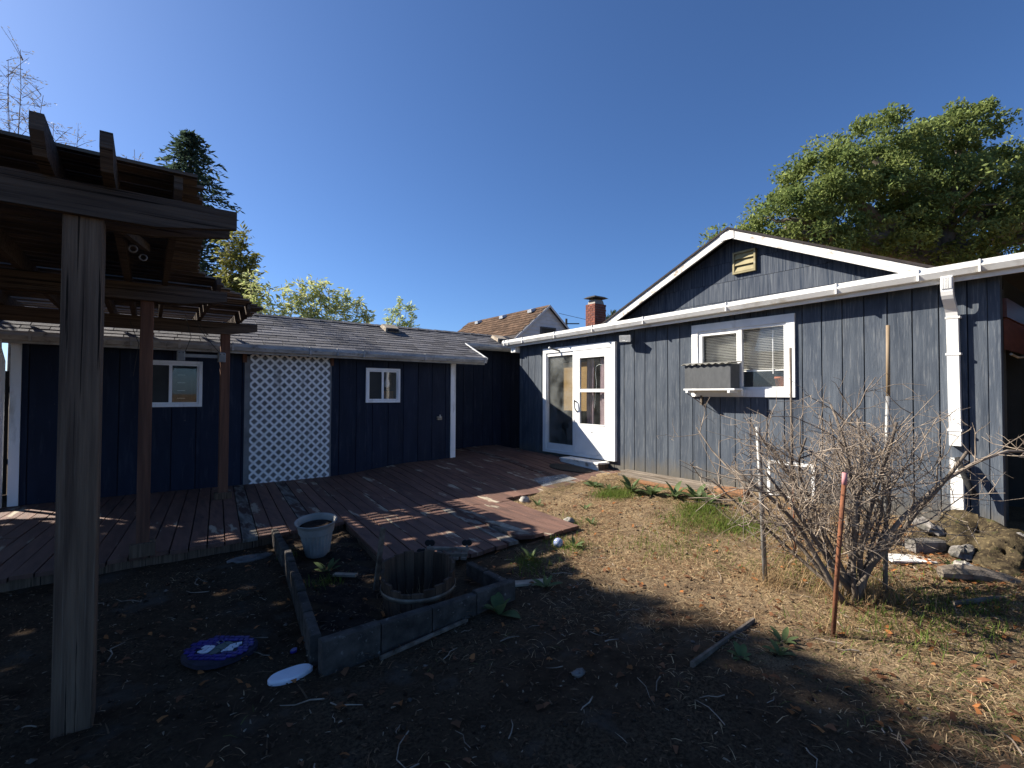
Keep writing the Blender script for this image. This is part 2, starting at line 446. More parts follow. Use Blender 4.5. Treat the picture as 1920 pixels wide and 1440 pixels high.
# ------------------------------------------------------------------ boards of a grooved plywood wall
def siding(wall, u0, u1, z0, z1, step, mats, parent, openings=(), first=None, gap=.010, thick=.016, jit=.0):
    """one child per strip between grooves, cut round the openings (a0, a1, b0, b1)"""
    edges = []
    u = u0 if first is None else first
    if first is not None and first > u0:
        edges.append(u0)
    while u < u1 - .02:
        edges.append(u); u += step
    edges.append(u1)
    for a, b in zip(edges[:-1], edges[1:]):
        a2, b2 = a + gap / 2, b - gap / 2
        cuts = [(a2, b2, z0, z1)]
        for (o0, o1, p0, p1) in openings:
            new = []
            for (c0, c1, e0, e1) in cuts:
                if c1 <= o0 or c0 >= o1 or e1 <= p0 or e0 >= p1:
                    new.append((c0, c1, e0, e1)); continue
                if c0 < o0: new.append((c0, o0, e0, e1))
                if c1 > o1: new.append((o1, c1, e0, e1))
                m0, m1 = max(c0, o0), min(c1, o1)
                if e0 < p0: new.append((m0, m1, e0, p0))
                if e1 > p1: new.append((m0, m1, p1, e1))
            cuts = new
        for (c0, c1, e0, e1) in cuts:
            if c1 - c0 < .004: continue
            mb = MB()
            c = .003
            P = wall.p
            t = thick + random.uniform(-jit, jit)
            # strip with eased long edges
            pr = [(c0, 0), (c1, 0), (c1, t - c), (c1 - c, t), (c0 + c, t), (c0, t - c)]
            vs = [P(u_, e0, d_) for u_, d_ in pr] + [P(u_, e1, d_) for u_, d_ in pr]
            n = 6
            mb.add(vs, [tuple(range(n)), tuple(range(2 * n - 1, n - 1, -1))] + [(i, (i + 1) % n, n + (i + 1) % n, n + i) for i in range(n)])
            put('siding_board', mb, mats, parent)
    # sheathing behind the grooves, built round the openings
    bm = MB()
    us = sorted({u0, u1, *[min(max(o[0], u0), u1) for o in openings], *[min(max(o[1], u0), u1) for o in openings]})
    for a, b in zip(us[:-1], us[1:]):
        if b - a < 1e-4: continue
        m = (a + b) / 2
        ops = [o for o in openings if o[0] <= m <= o[1]]
        z = z0
        for o in sorted(ops, key=lambda o: o[2]):
            if o[2] > z: wall.box(bm, a, b, z, o[2], -.08, -.001)
            z = o[3]
        if z < z1: wall.box(bm, a, b, z, z1, -.08, -.001)
    return put('sheathing', bm, GROOVE, parent)

def frame4(mb, wall, u0, u1, z0, z1, w, d0, d1, wb=None, wt=None):
    """four butted boards round an opening (outer sizes)"""
    wb = w if wb is None else wb; wt = w if wt is None else wt
    wall.box(mb, u0, u0 + w, z0, z1, d0, d1)
    wall.box(mb, u1 - w, u1, z0, z1, d0, d1)
    wall.box(mb, u0 + w, u1 - w, z1 - wt, z1, d0, d1)
    wall.box(mb, u0 + w, u1 - w, z0, z0 + wb, d0, d1)
    return mb

def piece(name, wall, u0, u1, z0, z1, d0, d1, m, parent):
    mb = MB(); wall.box(mb, u0, u1, z0, z1, d0, d1)
    return put(name, mb, m, parent)

def frame_parts(names, wall, u0, u1, z0, z1, w, d0, d1, m, parent, wb=None, wt=None):
    wb = w if wb is None else wb; wt = w if wt is None else wt
    piece(names[0], wall, u0, u0 + w, z0, z1, d0, d1, m, parent)
    piece(names[0], wall, u1 - w, u1, z0, z1, d0, d1, m, parent)
    piece(names[1], wall, u0 + w, u1 - w, z1 - wt, z1, d0, d1, m, parent)
    piece(names[2], wall, u0 + w, u1 - w, z0, z0 + wb, d0, d1, m, parent)

# ------------------------------------------------------------------ shed
SH = Wall((0, 8.9, 0), (1, 0, 0), (0, -1, 0))
RC = Wall((0, 9.85, 0), (1, 0, 0), (0, -1, 0))
shed = thing('shed', (2, 9.8, 0), 'long low navy blue shed with grey shingle roof and white lattice on its front', 'shed')
WIN_R = (3.22, 3.89, 1.342, 1.985)
WIN_L = (-.08, .665, 1.297, 1.985)
siding(SH, -1.34, 5.0, -.03, 2.28, .307, NAVY, shed, [(w[0] + .02, w[1] - .02, w[2] + .02, w[3] - .02) for w in (WIN_R, WIN_L)], first=-1.25, jit=.002)
siding(RC, 5.05, 8.0, .12, 2.68, .275, NAVY, shed, [], jit=.002)
mb = MB(); mb.box(5.0, 5.05, 8.915, 9.86, -.03, 2.4); put('end_wall', mb, NAVY, shed)
mb = MB(); mb.box(-1.42, 5.0, 11.4, 11.48, -.1, 2.3); mb.box(-1.42, -1.34, 8.98, 11.4, -.1, 2.4); mb.box(7.92, 8.0, 9.95, 11.4, 0, 2.5); put('back_wall', mb, NAVY, shed)
mb = MB(); mb.box(-1.3, 7.9, 9.0, 11.35, -.08, -.04); put('floor', mb, DARKIN, shed)
# white corner boards
for u0, u1, zb in ((-1.42, -1.32, .04), (5.0, 5.115, .20)):
    mb = MB(); SH.box(mb, u0, u1, zb, 2.25, .018, .042); put('corner_board', mb, TRIM, shed)
# windows
def small_window(W4, mull, wall, par):
    u0, u1, z0, z1 = W4
    f = MB(); frame4(f, wall, u0, u1, z0, z1, .045, .0, .045)
    win = put('window', f, TRIM, par)
    f = MB(); frame4(f, wall, u0 + .047, u1 - .047, z0 + .047, z1 - .047, .022, .0, .03); put('sash', f, TRIM, win)
    piece('mullion', wall, mull - .02, mull + .02, z0 + .07, z1 - .07, .0, .034, TRIM, win)
    piece('insect_screen', wall, u0 + .069, mull - .021, z0 + .069, z1 - .069, .008, .012, SCREEN, win)
    piece('pane', wall, mull + .021, u1 - .069, z0 + .069, z1 - .069, .010, .015, GLASS, win)
    return win
w1 = small_window(WIN_R, 3.545, SH, shed)
w2 = small_window(WIN_L, .265, SH, shed)
mb = MB(); SH.box(mb, 3.0, 4.1, 1.0, 2.2, -.9, -.88); SH.box(mb, 3.0, 4.1, .95, 1.0, -.9, -.1)
put('inner_wall', mb, DARKIN, shed)
# solid shapes behind the pane imitating its reflections of umbrella and furniture
mb = MB(); mb.lathe([(.0, 1.62), (.045, 1.64), (.055, 1.70), (.03, 1.80), (.035, 1.9), (.05, 1.97), (.0, 1.98)], 12, (3.70, 9.05, 0)); put('umbrella_reflection', mb, WHITE, shed, smooth=True)
mb = MB(); mb.box(3.6, 3.85, 9.1, 9.3, 1.38, 1.56); put('furniture_reflection', mb, RUSTBOARD, shed)
for k in range(4):  # thin bars imitating dashed reflections in the other shed window
    mb = MB(); mb.box(.36, .46, 9.12, 9.16, 1.42 + k * .12, 1.425 + k * .12); put('reflection_dash', mb, ALUM, shed)
# roof: deck boards + shingle tabs, front eave at y 8.6, recess eave at y 9.5, ridge at y 10.2
SL = .44
def roof_z(y): return 2.262 + SL * (y - 8.6)
mb = MB()
def slope(mb, x0, x1, y0, y1, t0, t1):
    mb.hexa([(x0, y0, roof_z(y0) + t0), (x1, y0, roof_z(y0) + t0), (x1, y1, roof_z(y1) + t0), (x0, y1, roof_z(y1) + t0), (x0, y0, roof_z(y0) + t1), (x1, y0, roof_z(y0) + t1), (x1, y1, roof_z(y1) + t1), (x0, y1, roof_z(y1) + t1)])
slope(mb, -1.75, 5.68, 8.6, 9.52, -.035, -.004)
slope(mb, -1.75, 8.2, 9.52, 10.2, -.035, -.004)
roof = put('roof', mb, DARKROOF, shed)
mb = MB()
zr = roof_z(10.2)
mb.hexa([(-1.75, 10.2, zr - .035), (8.2, 10.2, zr - .035), (8.2, 11.9, zr - .78), (-1.75, 11.9, zr - .78), (-1.75, 10.2, zr), (8.2, 10.2, zr), (8.2, 11.9, zr - .745), (-1.75, 11.9, zr - .745)])
put('back_roof', mb, SHINGLE, roof)
tab_me = {}
def shingle_tab(w):
    k = round(w, 2)
    if k not in tab_me:
        m = MB(); L_ = .205
        m.hexa([(0, 0, 0), (k, 0, 0), (k, L_, 0), (0, L_, 0), (0, 0, .011), (k, 0, .011), (k, L_, .003), (0, L_, .003)])
        tab_me[k] = m.mesh('shingle'); tab_me[k].materials.append(SHINGLE)
    return tab_me[k]
pitch = math.atan(SL)
row = 0; y = 8.585
EXPO = .142 * math.cos(pitch)
while y < 10.13:
    x = -1.72 - random.choice((0, .08, .15, .2)); xe = 5.67 if y < 9.45 else 7.4
    while x < xe:
        w = random.choice((.26, .28, .30, .32))
        x2 = min(x + w, xe)
        if x2 - max(x, -1.76) > .05:
            xa = max(x, -1.76)
            put('shingle', shingle_tab(x2 - xa - .008), None, roof, (xa, y, roof_z(y) + .003 + random.uniform(0, .003)), (pitch - .02 + random.uniform(-.006, .01), 0, random.uniform(-.004, .004)))
        x += w
    y += EXPO; row += 1
ridge_me = MB(); ridge_me.hexa([(-.12, -.10, -.04), (.12, -.10, -.04), (.12, .10, -.04), (-.12, .10, -.04), (-.12, -.004, .01), (.12, -.004, .01), (.12, .004, .01), (-.12, .004, .01)])
ridge_me = ridge_me.mesh('ridge_cap'); ridge_me.materials.append(SHINGLE)
x = -1.62
while x < 7.5:
    put('ridge_cap', ridge_me, None, roof, (x, 10.2, zr + .022 + random.uniform(0, .004)), (0, .03, 0)); x += .235
# white rake board on the stepped end, gutters
mb = MB(); mb.bar((5.71, 8.60, roof_z(8.60) - .05), (5.71, 9.50, roof_z(9.50) - .05), .03, .11); put('rake_board', mb, WHITE, shed)
def gutter(x0, x1, yf, zt, m, name='gutter', cap=True):
    pr = [(0, 0), (0, -.03), (-.012, -.045), (-.012, -.06), (.015, -.11), (.085, -.11), (.085, -.01), (.080, -.01), (.080, -.105), (.018, -.105), (.004, -.06), (.004, -.005)]
    poly = [(x0, yf + a, zt + b) for a, b in pr]
    g = MB(); g.prism(poly, (x1 - x0, 0, 0))
    return g
GY, GZ = 8.515, 2.268
for a, b in ((-1.75, 1.02), (1.025, 3.05), (3.055, 5.66)):
    put('gutter', gutter(a, b, GY, GZ, None), GUTTER_OLD if a > 0 else GUTTER_OLD, shed)
for x in (-1.2, -.2, .35, 1.023, 2.15, 2.6, 3.053, 4.25, 5.6):
    mb = MB(); mb.box(x - .014, x + .014, GY - .017, GY + .082, GZ - .117, GZ + .006); put('gutter_bracket', mb, GUTTER_OLD, shed)
mb = MB(); mb.box(-1.75, 5.66, 8.601, 8.625, 2.12, 2.225); put('fascia', mb, GUTTER_OLD, shed)
put('gutter', gutter(5.72, 7.3, 9.415, 2.665, None), GUTTER_OLD, shed)
mb = MB(); mb.box(5.72, 7.3, 9.50, 9.52, 2.53, 2.62); put('fascia', mb, GUTTER_OLD, shed)
mb = MB(); mb.box(-1.75, 5.66, 8.626, 8.9, 2.135, 2.15); mb.box(5.72, 7.9, 9.521, 9.85, 2.55, 2.56); put('soffit', mb, NAVY, shed)
# roof vents
for vx, vy in ((4.12, 9.93), (6.92, 9.86)):
    vz = roof_z(vy)
    mb = MB(); mb.hexa([(vx - .17, vy - .16, vz - .045), (vx + .17, vy - .16, vz - .045), (vx + .17, vy + .14, vz + .09), (vx - .17, vy + .14, vz + .09), (vx - .14, vy - .13, vz + .045), (vx + .14, vy - .13, vz + .045), (vx + .14, vy + .11, vz + .15), (vx - .14, vy + .11, vz + .15)])
    rv = put('roof_vent', mb, PALEWOOD, roof)
    mb = MB(); mb.box(vx - .12, vx + .12, vy - .175, vy - .165, vz - .03, vz + .02); put('vent_slot', mb, DARKROOF, rv)
# small fittings
mb = MB(); SH.box(mb, 4.69, 4.79, .985, 1.055, .017, .06); ob = put('outlet_box', mb, PALEWOOD, shed)
mb = MB(); SH.box(mb, 4.73, 4.75, 1.03, 1.09, .061, .075); put('outlet_cover', mb, ALUM, ob)
mb = MB(); mb.lathe([(.0, 0), (.02, .005), (.022, .02), (.0, .03)], 10, (0, 0, 0)); put('hook_knob', mb, ALUM, shed, (5.25, 9.83, 1.83), (math.radians(90), 0, 0))
for u in (1.235, 2.60):
    mb = MB(); SH.box(mb, u - .03, u + .03, 2.0, 2.145, .018, .06); br = put('wooden_cleat', mb, POSTRED, shed)
mb = MB(); SH.box(mb, 1.24, 2.60, -.02, 2.10, .018, .03); put('door_panel', mb, BACKING, shed)
# downspout at the far end
mb = MB(); mb.tube([(-1.50, 8.6, 2.16), (-1.50, 8.62, 2.05), (-1.50, 8.83, 1.9), (-1.50, 8.83, -.05)], .04, 10); put('downspout', mb, TRIM, shed, smooth=True)

# lattice panel hung over the shed door
lat = thing('lattice_panel', (1.95, 8.83, 0), 'white diagonal lattice panel fixed over the navy shed front', 'lattice')
def clip_strip(c, sgn, U0, U1, Z0, Z1, w):
    """diagonal strip z = sgn*(u-c), clipped to the panel (Sutherland-Hodgman)"""
    hw = w / math.sqrt(2)
    L_ = 4
    poly = [(c - L_, sgn * -L_ - hw), (c + L_, sgn * L_ - hw), (c + L_, sgn * L_ + hw), (c - L_, sgn * -L_ + hw)]
    poly = [(u, z + Z0) for u, z in poly]
    for ax, lim, keep in ((0, U0, 1), (0, U1, -1), (1, Z0, 1), (1, Z1, -1)):
        out = []
        for i in range(len(poly)):
            a, b = poly[i], poly[(i + 1) % len(poly)]
            ia, ib = (a[ax] - lim) * keep >= 0, (b[ax] - lim) * keep >= 0
            if ia: out.append(a)
            if ia != ib:
                t = (lim - a[ax]) / (b[ax] - a[ax])
                out.append((a[0] + (b[0] - a[0]) * t, a[1] + (b[1] - a[1]) * t))
        poly = out
        if len(poly) < 3: return None
    return poly
LU0, LU1, LZ0, LZ1 = 1.315, 2.57, -.02, 2.165
for sgn, d in ((1, .036), (-1, .044)):
    c = LU0 - 2.4 if sgn > 0 else LU0 + .03
    c0 = c; k = 0
    while c < (LU1 + .05 if sgn > 0 else LU1 + 2.4):
        pl = clip_strip(c, sgn, LU0, LU1, LZ0, LZ1, .036)
        if pl:
            mb = MB(); mb.prism([SH.p(u, z, d) for u, z in pl], (0, -.007, 0)); put('lattice_strip', mb, TRIM, lat)
        c += .1475

# ------------------------------------------------------------------ house
HS = Wall((6.8, 0, 0), (0, 1, 0), (-1, 0, 0))
house = thing('house', (8.5, 5, .1), 'weathered blue house with white gutter, glass doors and a front gable', 'house')
DOOR = (5.98, 7.98, .31, 2.47)
WIN = (2.94, 4.45, 1.48, 2.58)
siding(HS, 1.11, 8.82, .13, 2.78, .2275, FADED, house, [(DOOR[0] + .02, DOOR[1] - .02, DOOR[2], DOOR[3] - .02), (WIN[0] + .03, WIN[1] - .03, WIN[2] + .03, WIN[3] - .03)], first=1.265, jit=.0015)
mb = MB(); HS.box(mb, 1.02, 1.11, .15, 2.78, -.1, .012); put('corner_board', mb, FADED, house)
mb = MB(); HS.box(mb, 8.79, 8.85, .25, 2.66, -.05, .024); put('corner_board', mb, FADED, house)
# rooms behind the openings
mb = MB()
mb.box(6.89, 9.6, 5.4, 8.6, .28, .30); mb.box(9.6, 9.65, 5.4, 8.6, .3, 2.6); mb.box(6.89, 9.6, 8.6, 8.65, .3, 2.6); mb.box(6.89, 9.6, 5.35, 5.4, .3, 2.6); mb.box(6.89, 9.6, 5.4, 8.6, 2.6, 2.64)
mb.box(6.89, 9.0, 2.4, 4.9, .9, .92); mb.box(9.0, 9.05, 2.4, 4.9, .9, 2.64); mb.box(6.89, 9.0, 2.35, 2.4, .9, 2.64); mb.box(6.89, 9.0, 4.9, 4.95, .9, 2.64); mb.box(6.89, 9.0, 2.4, 4.9, 2.645, 2.66)
put('room', mb, DARKIN, house)
# eave: low roof, soffit, fascia, gutter; the eave line climbs a little towards the near corner
def ez(y, off=0.0): return 2.737 + (9.2 - y) * .0131 + off
YA, YB = -2.2, 9.10
mb = MB(); mb.hexa([(6.56, YA, ez(YA, -.025)), (13, YA, 3.08), (13, YB, 3.0), (6.56, YB, ez(YB, -.025)), (6.56, YA, ez(YA, .004)), (13, YA, 3.13), (13, YB, 3.05), (6.56, YB, ez(YB, .004))]); put('low_roof', mb, DARKROOF, house)
mb = MB(); mb.prism([(6.622, YA, ez(YA, -.03)), (6.644, YA, ez(YA, -.03)), (6.644, YA, ez(YA, -.165)), (6.622, YA, ez(YA, -.165))], (0, YB - YA, ez(YB) - ez(YA))); put('fascia', mb, GUTTER, house)
mb = MB(); mb.prism([(6.645, YA, ez(YA, -.10)), (6.90, YA, ez(YA, -.10)), (6.90, YA, ez(YA, -.085)), (6.645, YA, ez(YA, -.085))], (0, YB - YA, ez(YB) - ez(YA))); put('soffit', mb, NAVY, house)
def gutter_y(y0, y1, xf):
    pr = [(0, 0), (0, -.03), (-.012, -.045), (-.012, -.06), (.02, -.115), (.09, -.115), (.09, -.01), (.085, -.01), (.085, -.11), (.023, -.11), (.004, -.06), (.004, -.005)]
    g = MB(); g.prism([(xf + a, y0, ez(y0) + b) for a, b in pr], (0, y1 - y0, ez(y1) - ez(y0))); return g
for a, b in ((-2.2, 1.60), (1.605, 5.2), (5.205, 9.2)):
    put('gutter', gutter_y(a, b, 6.53), GUTTER, house)
for yb in (.55, 1.12, 1.6, 2.37, 3.75, 5.2, 6.35, 7.4, 8.45, 8.98, 9.12):
    mb = MB(); mb.box(6.515, 6.617, yb - .008, yb + .008, ez(yb, -.120), ez(yb, .005)); put('gutter_bracket', mb, GUTTER, house)
mb = MB(); mb.box(6.65, 6.95, 8.86, 9.02, 2.46, 2.60); put('soffit_end', mb, WHITE, house)
# downspout with its elbow
mb = MB()
def rect_tube(mb, pts, w, h):
    pts = [Vector(p) for p in pts]; vs = []
    for p in pts:
        vs += [p + Vector((-h / 2, -w / 2, 0)), p + Vector((h / 2, -w / 2, 0)), p + Vector((h / 2, w / 2, 0)), p + Vector((-h / 2, w / 2, 0))]
    fs = [(3, 2, 1, 0)]
    for i in range(len(pts) - 1):
        for k in range(4):
            fs.append((i * 4 + k, i * 4 + (k + 1) % 4, i * 4 + 4 + (k + 1) % 4, i * 4 + 4 + k))
    n = len(pts) * 4
    fs.append((n - 4, n - 3, n - 2, n - 1))
    return mb.add(vs, fs)
rect_tube(mb, [(6.575, 1.375, 2.73), (6.572, 1.375, 2.62), (6.578, 1.375, 2.575), (6.592, 1.375, 2.535), (6.615, 1.374, 2.50), (6.66, 1.373, 2.45), (6.70, 1.372, 2.41), (6.725, 1.371, 2.375), (6.738, 1.37, 2.335), (6.742, 1.37, 2.29), (6.742, 1.36, .99)], .095, .066)
ds = put('downspout', mb, GUTTER, house)
for zz in (2.31, 1.93, 1.14):
    mb = MB(); mb.box(6.703, 6.782, 1.305, 1.425, zz, zz + .022); put('strap', mb, GUTTER, ds)
for k in range(7):
    mb = MB(); mb.bar((6.5385, 1.337 + k * .0127, 2.72), (6.5345, 1.337 + k * .0127, 2.60), .005, .006); put('flute', mb, GUTTER, ds)
mb = MB(); rect_tube(mb, [(6.742, 1.355, .86), (6.742, 1.35, .22)], .10, .07); put('lower_pipe', mb, GUTTER, ds)
mb = MB(); mb.tube([(6.70, 1.34, .87), (6.66, 1.30, .75), (6.64, 1.25, .62), (6.66, 1.2, .50)], .028, 10); put('drain_hose', mb, RUBBER, house, smooth=True)
# storm door and fixed glass beside it
door = MB()
u0, u1, z0, z1 = DOOR
HS.box(door, u0, u0 + .085, z0, z1, -.02, .075); HS.box(door, u1 - .10, u1, z0, z1, -.02, .075)
HS.box(door, u0 + .085, u1 - .10, z1 - .10, z1, -.02, .075); HS.box(door, u0 + .085, u1 - .10, z0, z0 + .06, -.02, .075)
HS.box(door, 7.02, 7.06, z0 + .06, z1 - .10, -.02, .07)
fr = put('door_frame', door, WHITE, house)
sd = MB()
HS.box(sd, 6.07, 6.235, z0 + .065, z1 - .105, .02, .066); HS.box(sd, 6.885, 7.015, z0 + .065, z1 - .105, .02, .066)
HS.box(sd, 6.235, 6.885, 2.215, z1 - .105, .02, .066); HS.box(sd, 6.235, 6.885, z0 + .065, .945, .02, .066)
stormd = put('storm_door', sd, WHITE, house)
piece('mid_rail', HS, 6.235, 6.885, 1.555, 1.615, .022, .068, WHITE, stormd)
piece('pane', HS, 6.235, 6.885, 1.615, 2.215, .034, .040, GLASSD, stormd)
piece('pane', HS, 6.235, 6.885, .945, 1.555, .034, .040, GLASSD, stormd)
piece('pane_bead', HS, 6.225, 6.895, .925, .944, .067, .074, WHITE, stormd)
mb = MB(); mb.tube([HS.p(6.985, 1.37, .066), HS.p(6.985, 1.39, .11), HS.p(6.98, 1.33, .12), HS.p(6.965, 1.24, .115), HS.p(6.955, 1.17, .07)], [.016, .014, .011, .010, .012], 8); put('handle', mb, BLACKP, stormd, smooth=True)
mb = MB(); mb.lathe([(0, 0), (.012, 0), (.012, .012), (0, .014)], 8); put('latch_knob', mb, ALUM, stormd, HS.p(6.56, .80, .066), (0, math.radians(-90), 0))
gl = MB(); frame4(gl, HS, 7.06, 7.88, z0 + .06, z1 - .10, .03, .0, .055, wb=.13, wt=.07)
gs = put('fixed_glass_panel', gl, WHITE, house)
piece('pane', HS, 7.09, 7.85, z0 + .19, z1 - .17, .018, .024, GLASSF, gs)
piece('bamboo_shade', HS, 6.70, 7.60, 1.18, 2.16, -.16, -.15, BAMBOOSH, house)
def curtain(u0, u1, z0, z1, d, waves, amp):
    n = 40; vs = []; fs = []
    for i in range(n + 1):
        t = i / n; u = u0 + (u1 - u0) * t
        o = amp * math.sin(t * waves * 6.28) + .4 * amp * math.sin(t * waves * 2.7 * 6.28)
        vs += [HS.p(u, z1, d + o * .6), HS.p(u + .02 * math.sin(i), (z0 + z1) / 2, d + o), HS.p(u, z0, d + o * 1.2)]
    for i in range(n):
        for k in range(2):
            a = i * 3 + k; fs.append((a, a + 3, a + 4, a + 1))
    m = MB(); m.add(vs, fs); return m
put('curtain', curtain(6.02, 6.46, .5, 2.2, -.06, 4, .022), CURTAIN, house, smooth=True)
put('curtain', curtain(6.66, 6.84, .5, 2.2, -.10, 3, .022), CURTAIN, house, smooth=True)
mb = MB(); mb.tube([HS.p(6.40, 2.06, -.05), HS.p(6.48, 2.08, -.05), HS.p(6.56, 2.04, -.05), HS.p(6.57, 1.9, -.05), HS.p(6.545, 1.7, -.05), HS.p(6.58, 1.45, -.05), HS.p(6.60, 1.25, -.05)], .005, 5); put('pull_cord', mb, WHITE, house)
# window with blind
wf = MB(); frame4(wf, HS, WIN[0], WIN[1], WIN[2], WIN[3], .105, .0, .045)
win = put('window', wf, WHITE, house)
f2 = MB(); frame4(f2, HS, 3.047, 4.343, 1.587, 2.473, .035, -.03, .03); put('sash', f2, WHITE, win)
f2 = MB(); frame4(f2, HS, 3.70, 4.305, 1.63, 2.43, .03, -.02, .035); put('sliding_sash', f2, WHITE, win)
piece('mullion', HS, 3.655, 3.70, 1.624, 2.436, -.02, .036, WHITE, win)
piece('pane', HS, 3.083, 3.654, 1.624, 2.436, -.010, -.005, GLASS, win)
piece('pane', HS, 3.731, 4.274, 1.661, 2.399, -.003, .002, GLASS, win)
bl = MB()
z = 2.44
while z > 1.86:
    vs_ = [HS.p(3.06, z + .007, -.085), HS.p(4.30, z + .007, -.085), HS.p(4.30, z - .005, -.107), HS.p(3.06, z - .005, -.107)]
    bl.add(vs_, [(0, 1, 2, 3)]); z -= .0235
HS.box(bl, 3.06, 4.30, 1.842, 1.858, -.11, -.08)
b_ = put('venetian_blind', bl, BLIND, win); b_['kind'] = 'stuff'
mb = MB(); mb.tube([HS.p(3.27, 2.40, -.07), HS.p(3.27, 1.80, -.07)], .006, 6); put('blind_wand', mb, WHITE, win)
mb = MB(); mb.lathe([(.045, 0), (.065, .13), (.07, .13), (.07, .16), (.055, .16), (.05, .13), (.0, .13)], 16, (6.96, 3.22, 1.60)); put('terracotta_pot', mb, TERRA, house, smooth=True)
mb = MB(); HS.box(mb, 2.6, 4.8, 1.56, 1.6, -.3, -.085); put('inner_sill', mb, WHITE, house)
# crawl-space hatch behind the shrub
mb = MB(); frame4(mb, HS, 2.72, 3.31, .14, .63, .04, .017, .035); hf = put('hatch_frame', mb, WHITE, house)
piece('hatch_panel', HS, 2.76, 3.27, .18, .59, .017, .028, FADED, hf)
# gable body
XG = 8.0; PKY, PKZ = 4.39, 4.20; SG = .455
def gz_at(y): return PKZ - SG * abs(y - PKY)
courses = [2.85, 3.13, 3.46, 3.79, 4.16]
for i in range(4):
    a, b = courses[i], min(courses[i + 1] - .006, PKZ - .03)
    def ylim(z): return (PKZ - z) / SG
    n = max(1, round(2 * ylim(a) / 1.22)); la = ylim(a); lb = ylim(b)
    d0 = .012 * (1 if i % 2 else 1)
    vs = [(XG - .012, PKY - la, a), (XG - .012, PKY + la, a), (XG - .004, PKY + lb, b), (XG - .004, PKY - lb, b)]
    # each course split into panels
    js = [-la] + [(-la + 1.22 * (k + (.5 if i % 2 else .2))) for k in range(0, 6) if -la + 1.22 * (k + (.5 if i % 2 else .2)) < la] + [la]
    for j0, j1 in zip(js[:-1], js[1:]):
        t0, t1 = max(-lb, min(lb, j0)), max(-lb, min(lb, j1))
        j0b, j1b = j0 + (.004 if j0 > -la else 0), j1
        mb = MB(); mb.prism([(XG, PKY + j0b, a), (XG, PKY + j1b, a), (XG, PKY + max(t1, t0 + .001), b), (XG, PKY + t0, b)], (-.014, 0, 0)); put('shake_panel', mb, FADED_SHAKE, house)
mb = MB(); mb.prism([(XG + .05, PKY - 3.0, 2.75), (XG + .05, PKY + 3.0, 2.75), (XG + .05, PKY + 3.0, 2.84), (XG + .05, PKY, PKZ), (XG + .05, PKY - 3.0, 2.84)], (-.049, 0, 0)); put('gable_sheathing', mb, GROOVE, house)
# gable roof and rake boards
for s in (1, -1):
    L_ = 3.05
    y1 = PKY + s * L_; zz1 = PKZ + .02 - SG * L_; zz0 = PKZ + .02
    mb = MB(); mb.hexa([(7.70, PKY, zz0 + .05), (13, PKY, zz0 + .05), (13, y1, zz1 + .05), (7.70, y1, zz1 + .05), (7.70, PKY, zz0 + .085), (13, PKY, zz0 + .085), (13, y1, zz1 + .085), (7.70, y1, zz1 + .085)]); put('gable_roof', mb, DARKROOF, house)
    mb = MB(); mb.prism([(7.72, PKY, zz0 + .048), (7.72, y1, zz1 + .048), (7.72, y1, zz1 - .09), (7.72, PKY, zz0 - .09)], (.04, 0, 0)); put('rake_board', mb, PEEL, house)
    mb = MB(); mb.prism([(7.762, PKY, zz0 + .047), (7.762, y1, zz1 + .047), (7.762, y1, zz1 + .03), (7.762, PKY, zz0 + .03)], (.24, 0, 0)); put('rake_soffit', mb, GROOVE, house)
mb = MB(); mb.box(7.712, 7.719, PKY - .10, PKY + .14, PKZ - .10, PKZ + .03); put('rake_joint', mb, PEEL, house)
mb = MB(); frame4(mb, Wall((XG - .014, 0, 0), (0, 1, 0), (-1, 0, 0)), 4.05, 4.44, 3.55, 3.92, .03, .0, .05); gv = put('gable_vent', mb, VENTM, house)
for k in range(3):
    z = 3.585 + k * .104
    mb = MB(); mb.hexa([(XG - .015, 4.082, z), (XG - .015, 4.408, z), (XG - .06, 4.408, z), (XG - .06, 4.082, z), (XG - .015, 4.082, z + .099), (XG - .015, 4.408, z + .099), (XG - .025, 4.408, z + .099), (XG - .025, 4.082, z + .099)]); put('louvre', mb, VENTM, gv)
# side of the house under the carport roof
CW = Wall((0, 1.11, 0), (1, 0, 0), (0, -1, 0))
siding(CW, 6.90, 7.55, .1, 2.66, .2275, STAINWOOD, house, [])
mb = MB(); CW.box(mb, 8.5, 12.9, .1, 2.8, -.1, 0); CW.box(mb, 7.55, 8.5, 2.2, 2.8, -.1, 0); CW.box(mb, 7.55, 8.5, .1, 2.2, -.6, -.5); CW.box(mb, 7.40, 7.549, .1, 2.3, -.7, -.09); CW.box(mb, 8.501, 8.65, .1, 2.3, -.7, -.101); CW.box(mb, 7.55, 8.5, 2.201, 2.3, -.7, -.101); put('carport_wall', mb, DARKIN, house)
mb = MB(); mb.box(12.8, 12.9, -2.2, 1.1, .1, 2.9); put('carport_back', mb, DARKIN, house)
mb = MB(); mb.box(6.95, 12.7, -2.2, -2.1, .1, 2.9); put('carport_side', mb, DARKIN, house)
cp = MB()
n = 26
vs = []; fs = []
for i in range(n + 1):
    x = 7.02 + i * .06; o = .012 * math.cos(i * math.pi)
    vs += [(x, 1.02 + o, 1.98), (x, 1.02 + o, 2.30)]
for i in range(n): fs.append((2 * i, 2 * i + 2, 2 * i + 3, 2 * i + 1))
cp.add(vs, fs); put('corrugated_skirt', cp, REDPANEL, house)
mb = MB(); mb.box(6.98, 8.6, 1.0, 1.06, 2.31, 2.50); put('carport_beam', mb, REDPANEL, house)
mb = MB(); mb.tube([(7.0, .98, 1.93), (7.3, .97, 1.91), (7.8, .98, 1.94), (8.4, 1.0, 1.92)], .012, 6); put('conduit', mb, PALEWOOD, house)

